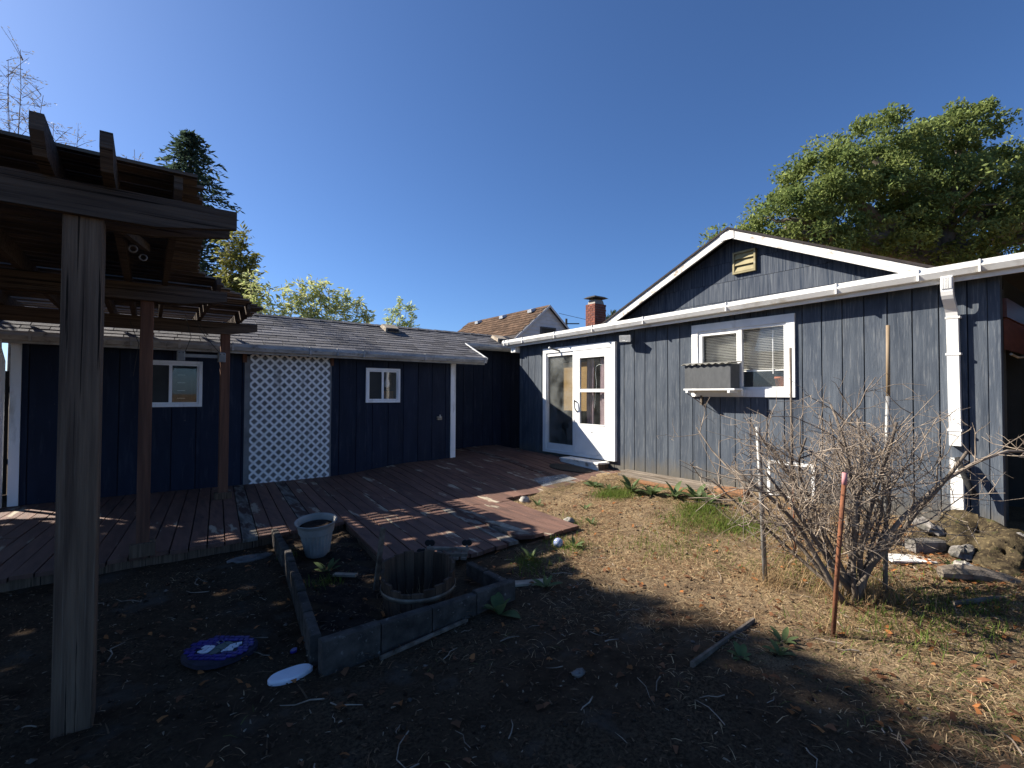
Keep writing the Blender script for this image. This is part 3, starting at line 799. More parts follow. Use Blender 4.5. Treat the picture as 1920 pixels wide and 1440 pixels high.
# ------------------------------------------------------------------ deck
deck = thing('deck', (2.5, 7, 0), 'worn red-brown plank deck with peeling paint in front of the shed', 'deck')
DA = math.radians(5.6); DSN, DCS = math.sin(DA), math.cos(DA)
def ts_xy(t, s): return (t * DCS + s * DSN, -t * DSN + s * DCS)
def lerp(pts, t):
    for (a, b), (c, d) in zip(pts[:-1], pts[1:]):
        if t <= c: return b + (d - b) * (t - a) / (c - a)
    return pts[-1][1]
def deck_front(t):
    if t < 1.26: return lerp([(-4.5, 4.95), (-1.43, 5.36), (.6, 5.63), (1.27, 5.78)], t)
    if t < 3.50: return lerp([(1.26, 4.10), (2.08, 4.06), (2.39, 4.15), (2.64, 4.19), (2.65, 4.10), (3.5, 4.33)], t)
    return lerp([(3.5, 5.98), (6.13, 6.395), (7, 6.5)], t)
def deck_back(t):
    s = (8.878 + t * DSN) / DCS
    x, y = ts_xy(t, s)
    if x > 4.98: s = (9.83 + t * DSN) / DCS
    s2 = (6.765 - t * DCS) / DSN
    if ts_xy(t, s2)[1] < 8.9: s = min(s, s2)
    return s
def plank(t0, t1, f0, f1, b0, b1, m, name='deck_board', twist=0, lift=0):
    n = 7; vs = []
    for i in range(n + 1):
        k = i / n
        for t, f, b in ((t0, f0, b0), (t1, f1, b1)):
            s = f + (b - f) * k
            x, y = ts_xy(t, s)
            z = float(deck_z(x, y)) + lift * (1 - k) ** 2 + (twist if t == t0 else -twist) * (1 - k) + .0025 * math.sin(s * 3 + t0 * 40)
            vs += [(x, y, z - .034), (x, y, z)]
    fs = [(0, 1, 3, 2)]
    for i in range(n):
        a = i * 4
        fs += [(a + 1, a + 5, a + 7, a + 3), (a, a + 2, a + 6, a + 4), (a, a + 4, a + 5, a + 1), (a + 2, a + 3, a + 7, a + 6)]
    a = n * 4; fs.append((a, a + 2, a + 3, a + 1))
    mb = MB(); mb.add(vs, fs)
    return put(name, mb, m, deck)
STEP = .1475
ti = -30
raw = {23: 1}
k = 0
t = 1.262 - 30 * STEP
while t < 6.55:
    t0, t1 = t + .0055, t + STEP - .0055
    tm = (t0 + t1) / 2
    if t0 < 1.26 < t1: t1 = 1.258
    f0, f1 = deck_front(t0), deck_front(t1)
    if abs(f0 - f1) > .4: f0 = f1 = deck_front(tm)
    b0, b1 = deck_back(t0), deck_back(t1)
    if abs(b0 - b1) > .4: b0 = b1 = min(b0, b1)
    if b0 - f0 > .05 and b1 - f1 > .05:
        j = random.uniform(-.012, .012)
        m = DECKRAW if raw.get(k % 31) else DECKP
        cuts = []
        if 1.26 < tm < 3.5:
            cuts = [5.80 + .03 * math.sin(k)]           # the front platform butts against the main boards
        elif tm > 2.4 and random.random() < .55:
            cuts = [random.uniform(6.9, 8.2)]
        elif random.random() < .25 and tm < 1.2:
            cuts = [random.uniform(6.6, 7.6)]
        segs = []; a0, a1 = f0 + j, f1 + j
        for c in cuts:
            if c - .2 > max(a0, a1) and c + .2 < min(b0, b1):
                segs.append((a0, a1, c - .003, c - .003)); a0 = a1 = c + .003
        segs.append((a0, a1, b0, b1))
        for si, (c0, c1, d0, d1) in enumerate(segs):
            mm = m
            if 2.45 < tm < 2.75 and si == 0: mm = DECKRAW
            if random.random() < .035: mm = DECKRAW
            plank(t0, t1, c0, c1, d0, d1, mm, twist=random.uniform(-.003, .003), lift=(.045 if 2.6 < tm < 2.85 and si == 0 else random.uniform(-.004, .006)))
    t += STEP; k += 1
# rim joists just behind the board ends
def rim(t0, t1, back=.035):
    mb = MB()
    a = ts_xy(t0, deck_front(t0) + back); b = ts_xy(t1, deck_front(t1) + back)
    za, zb = float(deck_z(*a)) - .036, float(deck_z(*b)) - .036
    dn = Vector((DSN, DCS, 0)) * .038
    mb.prism([(a[0], a[1], za), (b[0], b[1], zb), (b[0], b[1], zb - .13), (a[0], a[1], za - .13)], dn)
    put('rim_joist', mb, POSTWOOD, deck)
rim(-3.0, .6); rim(.602, 1.25); rim(1.27, 2.63); rim(2.66, 3.48); rim(3.52, 4.9); rim(4.905, 6.2)
# raised side edges of the front platform
for t, s0, s1 in ((1.262, 4.14, 5.74), (3.497, 4.36, 5.95)):
    a = ts_xy(t, s0); b = ts_xy(t, s1)
    mb = MB(); mb.prism([(a[0], a[1], .012), (b[0], b[1], .012), (b[0], b[1], -.11), (a[0], a[1], -.11)], Vector((DCS, -DSN, 0)) * (.03 if t < 2 else -.03)); put('rim_joist', mb, POSTWOOD, deck)
# split splinter of the broken board
a = ts_xy(2.66, 4.16)
mb = MB()
pts = [ts_xy(2.62, 4.95), ts_xy(2.66, 4.62), ts_xy(2.70, 4.4), ts_xy(2.75, 4.13), ts_xy(2.78, 4.14), ts_xy(2.74, 4.45), ts_xy(2.69, 4.75)]
mb.prism([(x, y, .062 + .03 * i_ / 7) for i_, (x, y) in enumerate(pts)], (0, 0, .012)); put('splinter', mb, PALEWOOD, deck)

# ------------------------------------------------------------------ pergola
perg = thing('pergola', (-.2, 5.3, 0), 'dark timber pergola with a lath roof, rafter tails and three posts', 'pergola')
ZB0, ZB1 = 2.33, 2.485
P1 = (-.332, 3.05, .149); P2 = (-.068, 5.5, .099); P3 = (.798, 7.83, .112)
for (x, y, w), m, zb in ((P1, POSTWOOD, -.08), (P2, POSTRED, .05), (P3, POSTRED, .05)):
    mb = MB(); mb.bar((x + w / 2, y + w / 2, zb), (x + w / 2, y + w / 2, ZB0), w, w, (0, 1, 0), .006); put('post', mb, m, perg)
for (x, y, w), zt in ((P2, .16), (P3, .14)):
    for dx0, dx1, dy0, dy1 in ((-.045, w + .045, -.042, -.002), (-.045, -.002, -.001, w), (w + .002, w + .045, -.001, w)):
        mb = MB(); mb.cbox(x + dx0, x + dx1, y + dy0, y + dy1, .052, zt + random.uniform(-.01, .02), .005); put('post_block', mb, POSTWOOD, perg)
# beams, ends cut on a slant underneath
def beam(x0, x1, y0, w, z0, z1, cut=.16, m=BEAMWOOD):
    mb = MB(); mb.prism([(x0, y0, z0), (x1 - cut * 2.2, y0, z0), (x1, y0, z0 + (z1 - z0) * .38), (x1, y0, z1), (x0, y0, z1)], (0, w, 0)); return put('beam', mb, m, perg)
beam(-4.2, .372, 3.012, .038, ZB0, ZB1 - .003)
beam(-4.2, .36, 3.05 + .151, .038, ZB0, ZB1 - .003)
beam(-4.2, .60, 5.46, .038, ZB0, ZB1 - .004)
beam(-4.2, .56, 5.60, .038, ZB0, ZB1 - .004)
beam(-4.2, 1.24, 7.79, .038, ZB0 - .01, ZB1 - .002)
beam(-4.2, 1.22, 7.944, .038, ZB0, ZB1 - .002)
# far-side posts that stand outside the picture's edge but carry the beams
for x, y, w in ((-3.9, 3.05, .149), (-3.9, 5.5, .099), (-3.9, 7.83, .112)):
    mb = MB(); mb.bar((x, y + w / 2, -.08), (x, y + w / 2, ZB0), w, w, (0, 1, 0), .006); put('post', mb, POSTWOOD, perg)
# rafters
RZ0, RZ1 = ZB1, ZB1 + .14
def rafter(x, y0, y1, w=.038, cut=.1):
    mb = MB(); mb.prism([(x, y0 + cut, RZ0), (x, y1, RZ0), (x, y1, RZ1), (x, y0, RZ1), (x, y0, RZ0 + .07)], (w, 0, 0)); put('rafter', mb, BEAMWOOD, perg)
for x, y0, y1, w in ((-.40, 2.70, 8.95, .045), (-.185, 2.72, 8.95, .045), (.09, 3.055, 8.0, .038), (.52, 5.505, 8.95, .038), (.98, 6.9, 8.95, .038), (-.86, 2.72, 8.95, .04), (-1.35, 2.7, 8.95, .04), (-1.9, 2.7, 8.95, .04), (-2.5, 2.7, 8.95, .04), (-3.1, 2.7, 8.95, .04), (-3.7, 2.7, 8.95, .04)):
    rafter(x, y0, y1, w)
# laths on top: closely set, a few gone
def lath_end(y):
    return lerp([(2.9, .20), (5.4, .37), (5.55, .45), (7.25, 1.21), (9.1, 1.16)], y)
y = 3.02; i = 0
while y < 9.0:
    w = .062 + random.uniform(-.006, .008)
    g = .006 + random.uniform(0, .010)
    if y > 8.0: g = .058 + random.uniform(-.015, .035)
    elif y > 5.7 and i % 6 == 3: g += .040 + random.uniform(0, .03)
    elif y > 4.6 and random.random() < .07: g += .045
    xe = lath_end(y) + random.uniform(-.02, .025)
    up_ = .010 * (i % 2)
    sag = random.uniform(-.004, .004)
    mb = MB(); mb.hexa([(-4.3, y, RZ1 + .001 + up_), (xe, y, RZ1 + .001 + up_), (xe, y + w, RZ1 + .009 - up_ * .6), (-4.3, y + w, RZ1 + .009 - up_ * .6), (-4.3, y, RZ1 + .02 + up_), (xe, y, RZ1 + .02 + sag + up_), (xe, y + w, RZ1 + .028 - sag - up_ * .6), (-4.3, y + w, RZ1 + .028 - up_ * .6)])
    put('lath', mb, SLATWOOD, perg)
    y += w + g; i += 1
# knee brace with two ring bolts, loose hanging wires
mb = MB(); mb.bar((-.12, 3.26, 2.36), (-.02, 4.2, 2.50), .03, .05); put('brace', mb, BEAMWOOD, perg)
for k in range(2):
    me = MB(); a = [(.02 * math.cos(q * .7854), 0, .02 * math.sin(q * .7854)) for q in range(9)]
    me.tube(a, .005, 6, cap=False); put('ring_bolt', me, GALV, perg, (-.085 + k * .045, 3.62 + k * .32, 2.345 + k * .028), smooth=True)
mb = MB()
for a, b, c in (((.36, 7.4, 2.49), (.42, 7.3, 2.2), (.36, 7.22, 2.02)), ((.44, 7.5, 2.48), (.6, 7.4, 2.2), (.72, 7.22, 2.02)), ((-.2, 7.6, 2.4), (-.1, 7.5, 2.1), (-.15, 7.5, 1.7)), ((.5, 7.6, 2.45), (.62, 7.5, 2.26), (.55, 7.5, 2.3))):
    mb.tube([a, b, c], .004, 5)
wr = put('hanging_wire', mb, WIREM, perg); wr['kind'] = 'stuff'

# hanging strip light
hl = thing('hanging_light', (.5, 7.22, 1.9), 'dusty white twin-ended lamp bar hanging from wires under the pergola', 'lamp')
for x in (.315, .745):
    mb = MB(); mb.cbox(x - .042, x + .042, 7.17, 7.27, 1.90, 2.02, .012); e = put('lamp_end', mb, POTP, hl)
    for q in (-.02, .02):
        mb = MB(); mb.lathe([(0, 0), (.006, 0), (.006, .004), (0, .005)], 6); put('screw', mb, BLACKP, e, (x + q, 7.168, 1.995), (math.radians(90), 0, 0))
mb = MB(); mb.box(.358, .702, 7.195, 7.245, 1.945, 1.985); put('lamp_bar', mb, POTP, hl)

# ------------------------------------------------------------------ things fixed to the house
fl = thing('floodlight', (6.72, 5.75, 2.5), 'small grey floodlight angled out from the eave beside the storm door', 'floodlight')
mb = MB(); mb.hexa([(6.60, 5.52, 2.41), (6.62, 5.78, 2.43), (6.70, 5.77, 2.46), (6.67, 5.54, 2.44), (6.575, 5.50, 2.525), (6.59, 5.76, 2.54), (6.68, 5.76, 2.545), (6.66, 5.54, 2.535)]); hd = put('lamp_housing', mb, ALUM, fl)
mb = MB(); mb.hexa([(6.592, 5.54, 2.427), (6.612, 5.755, 2.445), (6.614, 5.755, 2.447), (6.594, 5.54, 2.429), (6.572, 5.525, 2.512), (6.586, 5.74, 2.526), (6.588, 5.74, 2.528), (6.574, 5.525, 2.514)]); put('lamp_lens', mb, GLASS, hd)
mb = MB(); mb.tube([(6.655, 5.65, 2.50), (6.70, 5.67, 2.56), (6.70, 5.67, 2.69)], .014, 8); put('mount_arm', mb, BLACKP, fl)

hk = thing('door_hook', (6.68, 7.5, 2.44), 'short weathered wooden peg jutting over the fixed glass door panel', 'peg')
mb = MB(); mb.bar((6.722, 7.46, 2.40), (6.60, 7.60, 2.455), .03, .035); put('peg_arm', mb, PALEWOOD, hk)
mb = MB(); mb.lathe([(0, 0), (.022, .0), (.026, .012), (.02, .03), (0, .035)], 10); put('peg_cap', mb, WHITE, hk, (6.595, 7.605, 2.45), (0, math.radians(-50), 0), smooth=True)

wb = thing('window_box', (6.62, 4.05, 1.55), 'grey cabinet with corrugated lid on a white shelf below the house window', 'cabinet')
mb = MB(); mb.cbox(6.50, 6.735, 3.67, 4.40, 1.605, 1.945, .004); put('cabinet_body', mb, GREYBOX, wb)
n = 31; vs = []; fs = []
for i in range(n + 1):
    y = 3.645 + .79 * i / n; o = .011 * math.sin(i * 1.5708)
    vs += [(6.46, y, 1.962 + o), (6.75, y, 1.985 + o), (6.75, y, 1.978 + o), (6.46, y, 1.955 + o)]
for i in range(n):
    a = i * 4
    for q in range(4): fs.append((a + q, a + (q + 1) % 4, a + 4 + (q + 1) % 4, a + 4 + q))
mb = MB(); mb.add(vs, fs); put('corrugated_lid', mb, CORR, wb)
mb = MB(); mb.box(6.50, 6.73, 3.62, 4.42, 1.575, 1.600); put('shelf', mb, WHITE, wb)
mb = MB(); mb.box(6.70, 6.735, 3.62, 4.42, 1.50, 1.574); put('ledger', mb, WHITE, wb)
for y in (3.70, 4.36):
    mb = MB(); mb.bar((6.49, y, 1.555), (6.72, y, 1.555), .035, .036); put('shelf_arm', mb, WHITE, wb)
mb = MB(); mb.box(6.742, 6.782, 4.27, 4.30, 1.36, 1.50); put('bracket', mb, OLDWOOD, wb)
mb = MB(); mb.bar((6.50, 4.37, 1.54), (6.765, 4.285, 1.375), .008, .008); put('brace_rod', mb, RUST, wb)

# ------------------------------------------------------------------ door step, mats
st = thing('door_step', (6.56, 6.6, .17), 'low white box step in front of the storm door', 'step')
mb = MB(); mb.cbox(6.40, 6.70, 6.08, 7.10, .265, .295, .004); put('tread', mb, PEEL, st)
mb = MB(); mb.box(6.415, 6.435, 6.10, 7.08, .16, .264); put('riser', mb, PEEL, st)
mb = MB(); mb.box(6.436, 6.69, 6.105, 6.125, .155, .264); put('end_board', mb, POSTWOOD, st)
mb = MB(); mb.box(6.436, 6.69, 7.055, 7.075, .155, .264); put('end_board', mb, POSTWOOD, st)

def blob(cx, cy, z, rx, ry, h, ang, n=28, wob=.06, z_of=None):
    vs = []; ca, sa = math.cos(ang), math.sin(ang)
    for lv, (sc, zz) in enumerate(((1, 0), (1, h * .7), (.9, h))):
        for k in range(n):
            a = 6.2832 * k / n; w = 1 + wob * math.sin(3 * a + cx) + wob * .6 * math.sin(5 * a + cy)
            x, y = rx * sc * w * math.cos(a), ry * sc * w * math.sin(a)
            X, Y = cx + x * ca - y * sa, cy + x * sa + y * ca
            vs.append((X, Y, (z if z_of is None else float(z_of(X, Y))) + zz))
    fs = [tuple(range(n - 1, -1, -1)), tuple(range(2 * n, 3 * n))]
    for lv in range(2):
        for k in range(n):
            j = (k + 1) % n; fs.append((lv * n + k, lv * n + j, lv * n + n + j, lv * n + n + k))
    m = MB(); m.add(vs, fs); return m
dm = put('door_mat', blob(6.10, 6.50, 0, .22, .46, .014, .12, z_of=lambda x, y: deck_z(x, y) + .004), RUBBER)
tag(dm, 'dark oval rubber mat on the deck before the door step', 'door mat')
ps = MB()
pl = [(4.95, 5.86), (5.62, 5.82), (5.72, 6.22), (5.12, 6.34)]
ps.prism([(x, y, float(deck_z(x, y)) + .006 + .01 * (q % 2)) for q, (x, y) in enumerate(pl)], (0, 0, .003))
tag(put('plastic_sheet', ps, PLASTIC), 'scrap of clear plastic sheet lying at the sunny edge of the deck', 'plastic sheet')

# ------------------------------------------------------------------ garden bed, pot, barrel
bed = thing('garden_bed', (1.5, 3.6, -.05), 'low dark concrete block edging round a bed of bark soil', 'garden bed')
def blocks(a, b, n, th, z0, z1):
    a = Vector((*a, 0)); b = Vector((*b, 0)); d = (b - a) / n; dn = d.normalized()
    for i in range(n):
        p = a + d * i + dn * .004; q = a + d * (i + 1) - dn * .004
        zt = z1 + random.uniform(-.012, .012)
        mb = MB(); mb.bar((p.x, p.y, (z0 + zt) / 2), (q.x, q.y, (z0 + zt) / 2), th, zt - z0, c=.008); put('concrete_block', mb, BLOCKM, bed, rot=(0, 0, 0))
blocks((.79, 2.86), (2.20, 2.95), 4, .065, -.16, .125)
blocks((.80, 2.97), (1.02, 4.72), 5, .06, -.16, .12)
blocks((1.02, 4.80), (1.07, 5.55), 2, .06, -.16, .10)
blocks((2.185, 3.03), (2.17, 3.52), 2, .06, -.16, .11)
sb = MB(); nx, ny = 22, 34; vs = []; fs = []
for j in range(ny + 1):
    for i in range(nx + 1):
        v_ = j / ny; u_ = i / nx
        x0_ = .83 + .24 * v_; x1_ = 2.15 - .35 * min(1, v_ * 2.2)
        y = 2.9 + 2.75 * v_; x = x0_ + (x1_ - x0_) * u_
        vs.append((x, y, -.045 + .03 * math.sin(x * 9 + y * 4) * math.sin(y * 7) + .02 * math.sin(x * 23 + y * 17)))
for j in range(ny):
    for i in range(nx):
        a = j * (nx + 1) + i; fs.append((a, a + 1, a + nx + 2, a + nx + 1))
sb.add(vs, fs); put('soil', sb, SOILM, bed, smooth=True)

def make_pot(cx, cy, cz):
    r = thing('flower_pot', (cx, cy, cz), 'pale grey fluted plastic flower pot standing in the garden bed', 'flower pot')
    mb = MB()
    mb.lathe([(.105, 0), (.115, .03), (.128, .10), (.140, .17), (.147, .22), (.158, .225), (.168, .29), (.186, .322), (.192, .33), (.186, .335), (.172, .325), (.160, .29), (.150, .24)], 48, flute=(2, 4, .07))
    tl = Matrix.Rotation(math.radians(8), 3, Vector((.8036, -.5952, 0))).to_euler()
    put('pot_shell', mb, POTP, r, (cx, cy, cz), tl, smooth=False)
    mb = MB(); mb.lathe([(.157, .275), (.10, .292), (.05, .283), (0, .295)], 20); put('potting_soil', mb, SOILM, r, (cx, cy, cz), tl, smooth=True)
    return r
pot = make_pot(1.33, 4.92, -.03)

bar_ = thing('half_barrel', (1.58, 3.22, -.05), 'broken half barrel planter with a steel hoop in the garden bed', 'barrel')
BCX, BCY, BR = 1.575, 3.24, .262
for k in range(20):
    a0, a1 = 6.2832 * k / 20 + .008, 6.2832 * (k + 1) / 20 - .008
    am = (a0 + a1) / 2
    front = math.cos(am - math.atan2(-.8, -.55))     # staves nearest the yard have lost their tops
    top = .30 + random.uniform(-.012, .01) - (.11 * max(0, front) ** .7 + random.uniform(0, .02) if front > .1 else 0)
    vs = []
    for z, r in ((-.10, BR - .04), (.12, BR - .008), (top, BR)):
        for rr in (r, r - .022):
            for a in (a0, a1):
                vs.append((BCX + rr * math.cos(a), BCY + rr * math.sin(a), z))
    fs = [(0, 2, 3, 1), (8, 9, 11, 10)]
    for i in range(2):
        b = i * 4
        fs += [(b, b + 1, b + 5, b + 4), (b + 2, b + 6, b + 7, b + 3), (b, b + 4, b + 6, b + 2), (b + 1, b + 3, b + 7, b + 5)]
    mb = MB(); mb.add(vs, fs); put('stave', mb, BARRELW, bar_)
mb = MB(); n = 36; vs = []; fs = []
for k in range(n):
    a = 6.2832 * k / n; z = .135 + .01 * math.sin(a + 1)
    for rr, zz in ((BR - .003, z - .016), (BR + .002, z + .016), (BR - .002, z + .016), (BR - .006, z - .016)):
        vs.append((BCX + (rr + .002) * math.cos(a), BCY + (rr + .002) * math.sin(a), zz))
for k in range(n):
    j = (k + 1) % n
    for q in range(4): fs.append((k * 4 + q, j * 4 + q, j * 4 + (q + 1) % 4, k * 4 + (q + 1) % 4))
mb.add(vs, fs); put('hoop', mb, HOOPM, bar_, smooth=True)
mb = MB(); mb.lathe([(.238, -.02), (.1, .0), (0, .01)], 20, (BCX, BCY, 0)); put('potting_soil', mb, SOILM, bar_)

stick = MB(); stick.bar((1.44, 3.72, -.06), (1.452, 3.60, .485), .034, .022); tag(put('garden_stake', stick, OLDWOOD), 'flat wooden stake leaning in the bed beside the barrel', 'stake')
# upturned plant caddy with casters
cad = thing('plant_caddy', (2.15, 3.8, .06), 'upturned slatted plant caddy with black casters on the deck corner', 'plant caddy')
def cpt(u, v, z): 
    o = Vector((2.02, 3.98, .075)); U = Vector((.42, -.30, 0)).normalized(); V = Vector((.30, .42, 0)).normalized()
    return o + U * u + V * v + Vector((0, 0, z))
for v in (-.07, .10):
    mb = MB(); mb.bar(cpt(-.02, v, .025), cpt(.36, v, .02), .04, .024); put('rail', mb, OLDWOOD, cad)
for u in (.02, .10, .18, .26, .33):
    mb = MB(); mb.bar(cpt(u, -.12, .0), cpt(u, .15, .0), .05, .018); put('slat', mb, OLDWOOD, cad)
for u, v in ((-.03, -.12), (.0, .14), (.34, .14)):
    mb = MB(); p = cpt(u, v, 0)
    mb.lathe([(0, .0), (.012, .0), (.012, .045), (0, .045)], 8, p); c_ = put('caster', mb, GALV, cad)
    for q in (-.016, .016):
        me = MB(); me.lathe([(0, -.009), (.026, -.009), (.030, -.004), (.030, .004), (.026, .009), (0, .009)], 14)
        put('caster_wheel', me, BLACKP, c_, (p.x + q * .9, p.y - q * .6, p.z + .062), (math.radians(90), 0, math.radians(-35)), smooth=False)

# ------------------------------------------------------------------ stones and scraps on the ground
ms = thing('mosaic_stone', (.37, 3.42, -.05), 'cobalt blue mosaic stepping stone with a white butterfly', 'stepping stone')
mb = blob(.37, 3.42, -.055, .20, .165, .035, -.35, 30, .04); put('stone_base', mb, GROUT, ms)
MO = Vector((.37, 3.42, 0)); MX = Vector((.80, -.60, 0)); MY = Vector((.60, .80, 0))
def tile(poly, m, z=-.0195):
    mb = MB(); mb.prism([MO + MX * x + MY * y + Vector((0, 0, z)) for x, y in poly], (0, 0, .006)); put('mosaic_tile', mb, m, ms)
def quad_ring(cx, cy, pts): return [(cx + x, cy + y) for x, y in pts]
# butterfly: body tiles, four wings of white shards, blue round it
tile([(-.022, -.075), (.010, -.10), (.026, -.04), (.004, -.02), (-.02, -.03)], GREENTILE)
tile([(-.024, -.025), (.003, -.015), (.030, -.035), (.036, .02), (-.01, .045), (-.026, .02)], GREENTILE)
tile([(-.01, .050), (.034, .026), (.05, .05), (.02, .068)], GREENTILE)
wing = [(-.035, .012, -.065, .02, -.068, -.004, -.033, -.012), (-.070, .02, -.10, .014, -.105, -.012, -.073, -.006), (-.034, -.016, -.058, -.012, -.06, -.038, -.034, -.034),
        (-.063, -.012, -.082, -.014, -.088, -.036, -.065, -.036), (-.034, -.038, -.058, -.043, -.062, -.07, -.04, -.062), (-.063, -.042, -.092, -.04, -.10, -.058, -.066, -.07),
        (.042, .03, .066, .05, .078, .028, .044, .008), (.070, .052, .095, .066, .105, .045, .082, .03), (.042, .002, .064, .016, .074, -.004, .04, -.022), (.068, .018, .098, .034, .102, .012, .078, -.004),
        (.036, -.026, .056, -.016, .062, -.04, .034, -.05), (.060, -.016, .086, -.006, .092, -.03, .066, -.04), (-.06, .055, -.03, .08, -.015, .068, -.035, .045)]
for w_ in wing:
    tile(list(zip(w_[0::2], w_[1::2])), WHITETILE)
random.seed(21)
def inside_wing(x, y): return (-.115 < x < .115 and -.085 < y < .09 and not (x < -.03 and y > .03) and not (x > .04 and y < -.06 - 0) and not (x > .03 and y > .07))
for gx in range(-6, 7):
    for gy in range(-5, 6):
        x, y = gx * .031 + (gy % 2) * .012, gy * .031
        if (x / .178) ** 2 + (y / .148) ** 2 < 1 and not inside_wing(x, y):
            tile([(x - .013 + random.uniform(-.003, .003), y - .013), (x + .013, y - .012 + random.uniform(-.003, .003)), (x + .012 + random.uniform(-.003, .003), y + .013), (x - .013, y + .012 + random.uniform(-.003, .003))], BLUETILE)
random.seed(5)
ov = blob(.655, 2.93, -.07, .12, .06, .035, .14, 28, .04)
tag(put('oval_stone', ov, WHITETILE, smooth=False), 'smooth white oval stepping stone beside the block edging', 'stepping stone')
tag(put('tile_shard', blob(.73, 3.18, -.05, .028, .02, .012, .8, 7, .1), BLUETILE), 'small loose purple-blue tile shard on the soil', 'tile shard')
tag(put('slate_slab', blob(.80, 5.22, -.07, .20, .09, .03, .1, 14, .12), CONC), 'flat grey slate slab in the soil below the deck edge', 'slab')

def rock_mesh(rx, ry, rz, seed, n=14, m=9, rough=.18):
    r_ = random.Random(seed); ph = [r_.uniform(0, 6.28) for _ in range(8)]
    vs = []; fs = []
    for j in range(m + 1):
        th = math.pi * j / m
        for k in range(n):
            a = 6.2832 * k / n
            w = 1 + rough * (math.sin(2 * a + ph[0]) * math.sin(2 * th + ph[1]) + .6 * math.sin(4 * a + ph[2] + 2 * th) + .5 * math.sin(3 * th * 2 + ph[3] - a)) + (rough * .35 * math.sin(9 * a + ph[4]) * math.sin(11 * th + ph[5]) + rough * .22 * math.sin(17 * a + ph[6] + 5 * th) * math.sin(19 * th + ph[7]) if n > 30 else 0)
            vs.append((rx * w * math.sin(th) * math.cos(a), ry * w * math.sin(th) * math.sin(a), rz * w * math.cos(th)))
    for j in range(m):
        for k in range(n):
            q = (k + 1) % n; fs.append((j * n + k, j * n + q, j * n + n + q, j * n + n + k))
    mb = MB(); mb.add(vs, fs); return mb
def gz(x, y): return float(ground_z(x, y))
tag(put('garden_rock', rock_mesh(.075, .055, .045, 3), ROCK, None, (3.98, 4.24, gz(3.98, 4.24) + .02), smooth=True), 'pale rock lying off the corner of the front deck platform', 'rock')
tag(put('garden_rock', rock_mesh(.075, .06, .05, 4), ROCK, None, (4.24, 5.42, gz(4.24, 5.42) + .02), smooth=True), 'pale rock tucked against the long deck edge', 'rock')
tag(put('garden_rock', rock_mesh(.04, .03, .018, 8), CONC, None, (1.9, 1.95, gz(1.9, 1.95) + .008), smooth=True), 'small pale stone half sunk in the shaded dirt', 'rock')
gb = thing('garden_globe', (3.28, 3.65, 0), 'small blue-white glass garden globe on the shaded dirt', 'garden globe')
mb = MB(); mb.lathe([(0, 0)] + [(.048 * math.sin(a), .048 - .048 * math.cos(a)) for a in np.linspace(.2, 2.95, 10)] + [(0, .096)], 18, (3.28, 3.65, gz(3.28, 3.65) - .005)); put('globe', mb, GLOBEM, gb, smooth=True)
mb = MB(); mb.lathe([(.02, .0), (.022, .012), (0, .013)], 12, (3.28, 3.65, gz(3.28, 3.65) - .012)); put('globe_base', mb, BLACKP, gb)

def lying(name, a, b, w, h, m, label, cat, dz=.0):
    mb = MB(); za, zb = gz(*a) + h / 2 + dz, gz(*b) + h / 2 + dz
    mb.bar((a[0], a[1], za), (b[0], b[1], zb), w, h, c=min(w, h) * .12)
    return tag(put(name, mb, m), label, cat)
lying('edging_board', (2.42, 1.60), (3.26, 1.69), .020, .032, OLDWOOD, 'thin grey edging board set on edge where shade meets dry grass', 'board')
lying('scrap_plank', (2.28, 3.16), (2.60, 3.00), .085, .02, PALEWOOD, 'short pale plank at the outer corner of the block edging', 'plank')
lying('scrap_plank', (1.12, 2.80), (1.75, 2.86), .022, .022, OLDWOOD, 'long pale strip of wood lying along the foot of the block edging', 'plank')
lying('bark_chunk', (1.28, 4.22), (1.42, 4.08), .055, .02, PALEWOOD, 'pale torn piece of bark on the bed soil', 'bark', .03)
# boards along the house foot
lying('house_foot_plank', (6.36, 5.50), (6.26, 3.95), .20, .05, OLDWOOD, 'long weathered plank on the ground along the house wall', 'plank')
lying('house_foot_plank', (6.60, 5.66), (6.58, 3.72), .18, .06, OLDWOOD, 'grey plank pressed against the foot of the house siding', 'plank')
lying('house_foot_plank', (6.12, 5.0), (6.06, 3.55), .12, .035, RUSTBOARD, 'reddish rotten plank behind the broad-leaved weeds', 'plank')
rs = blob(6.42, 3.62, 0, .28, .17, .06, 1.5, 5, .05, z_of=lambda x, y: ground_z(x, y) + .01); tag(put('rotten_slab', rs, RUSTBOARD), 'orange-brown rotten board slab on the ground by the house', 'slab')
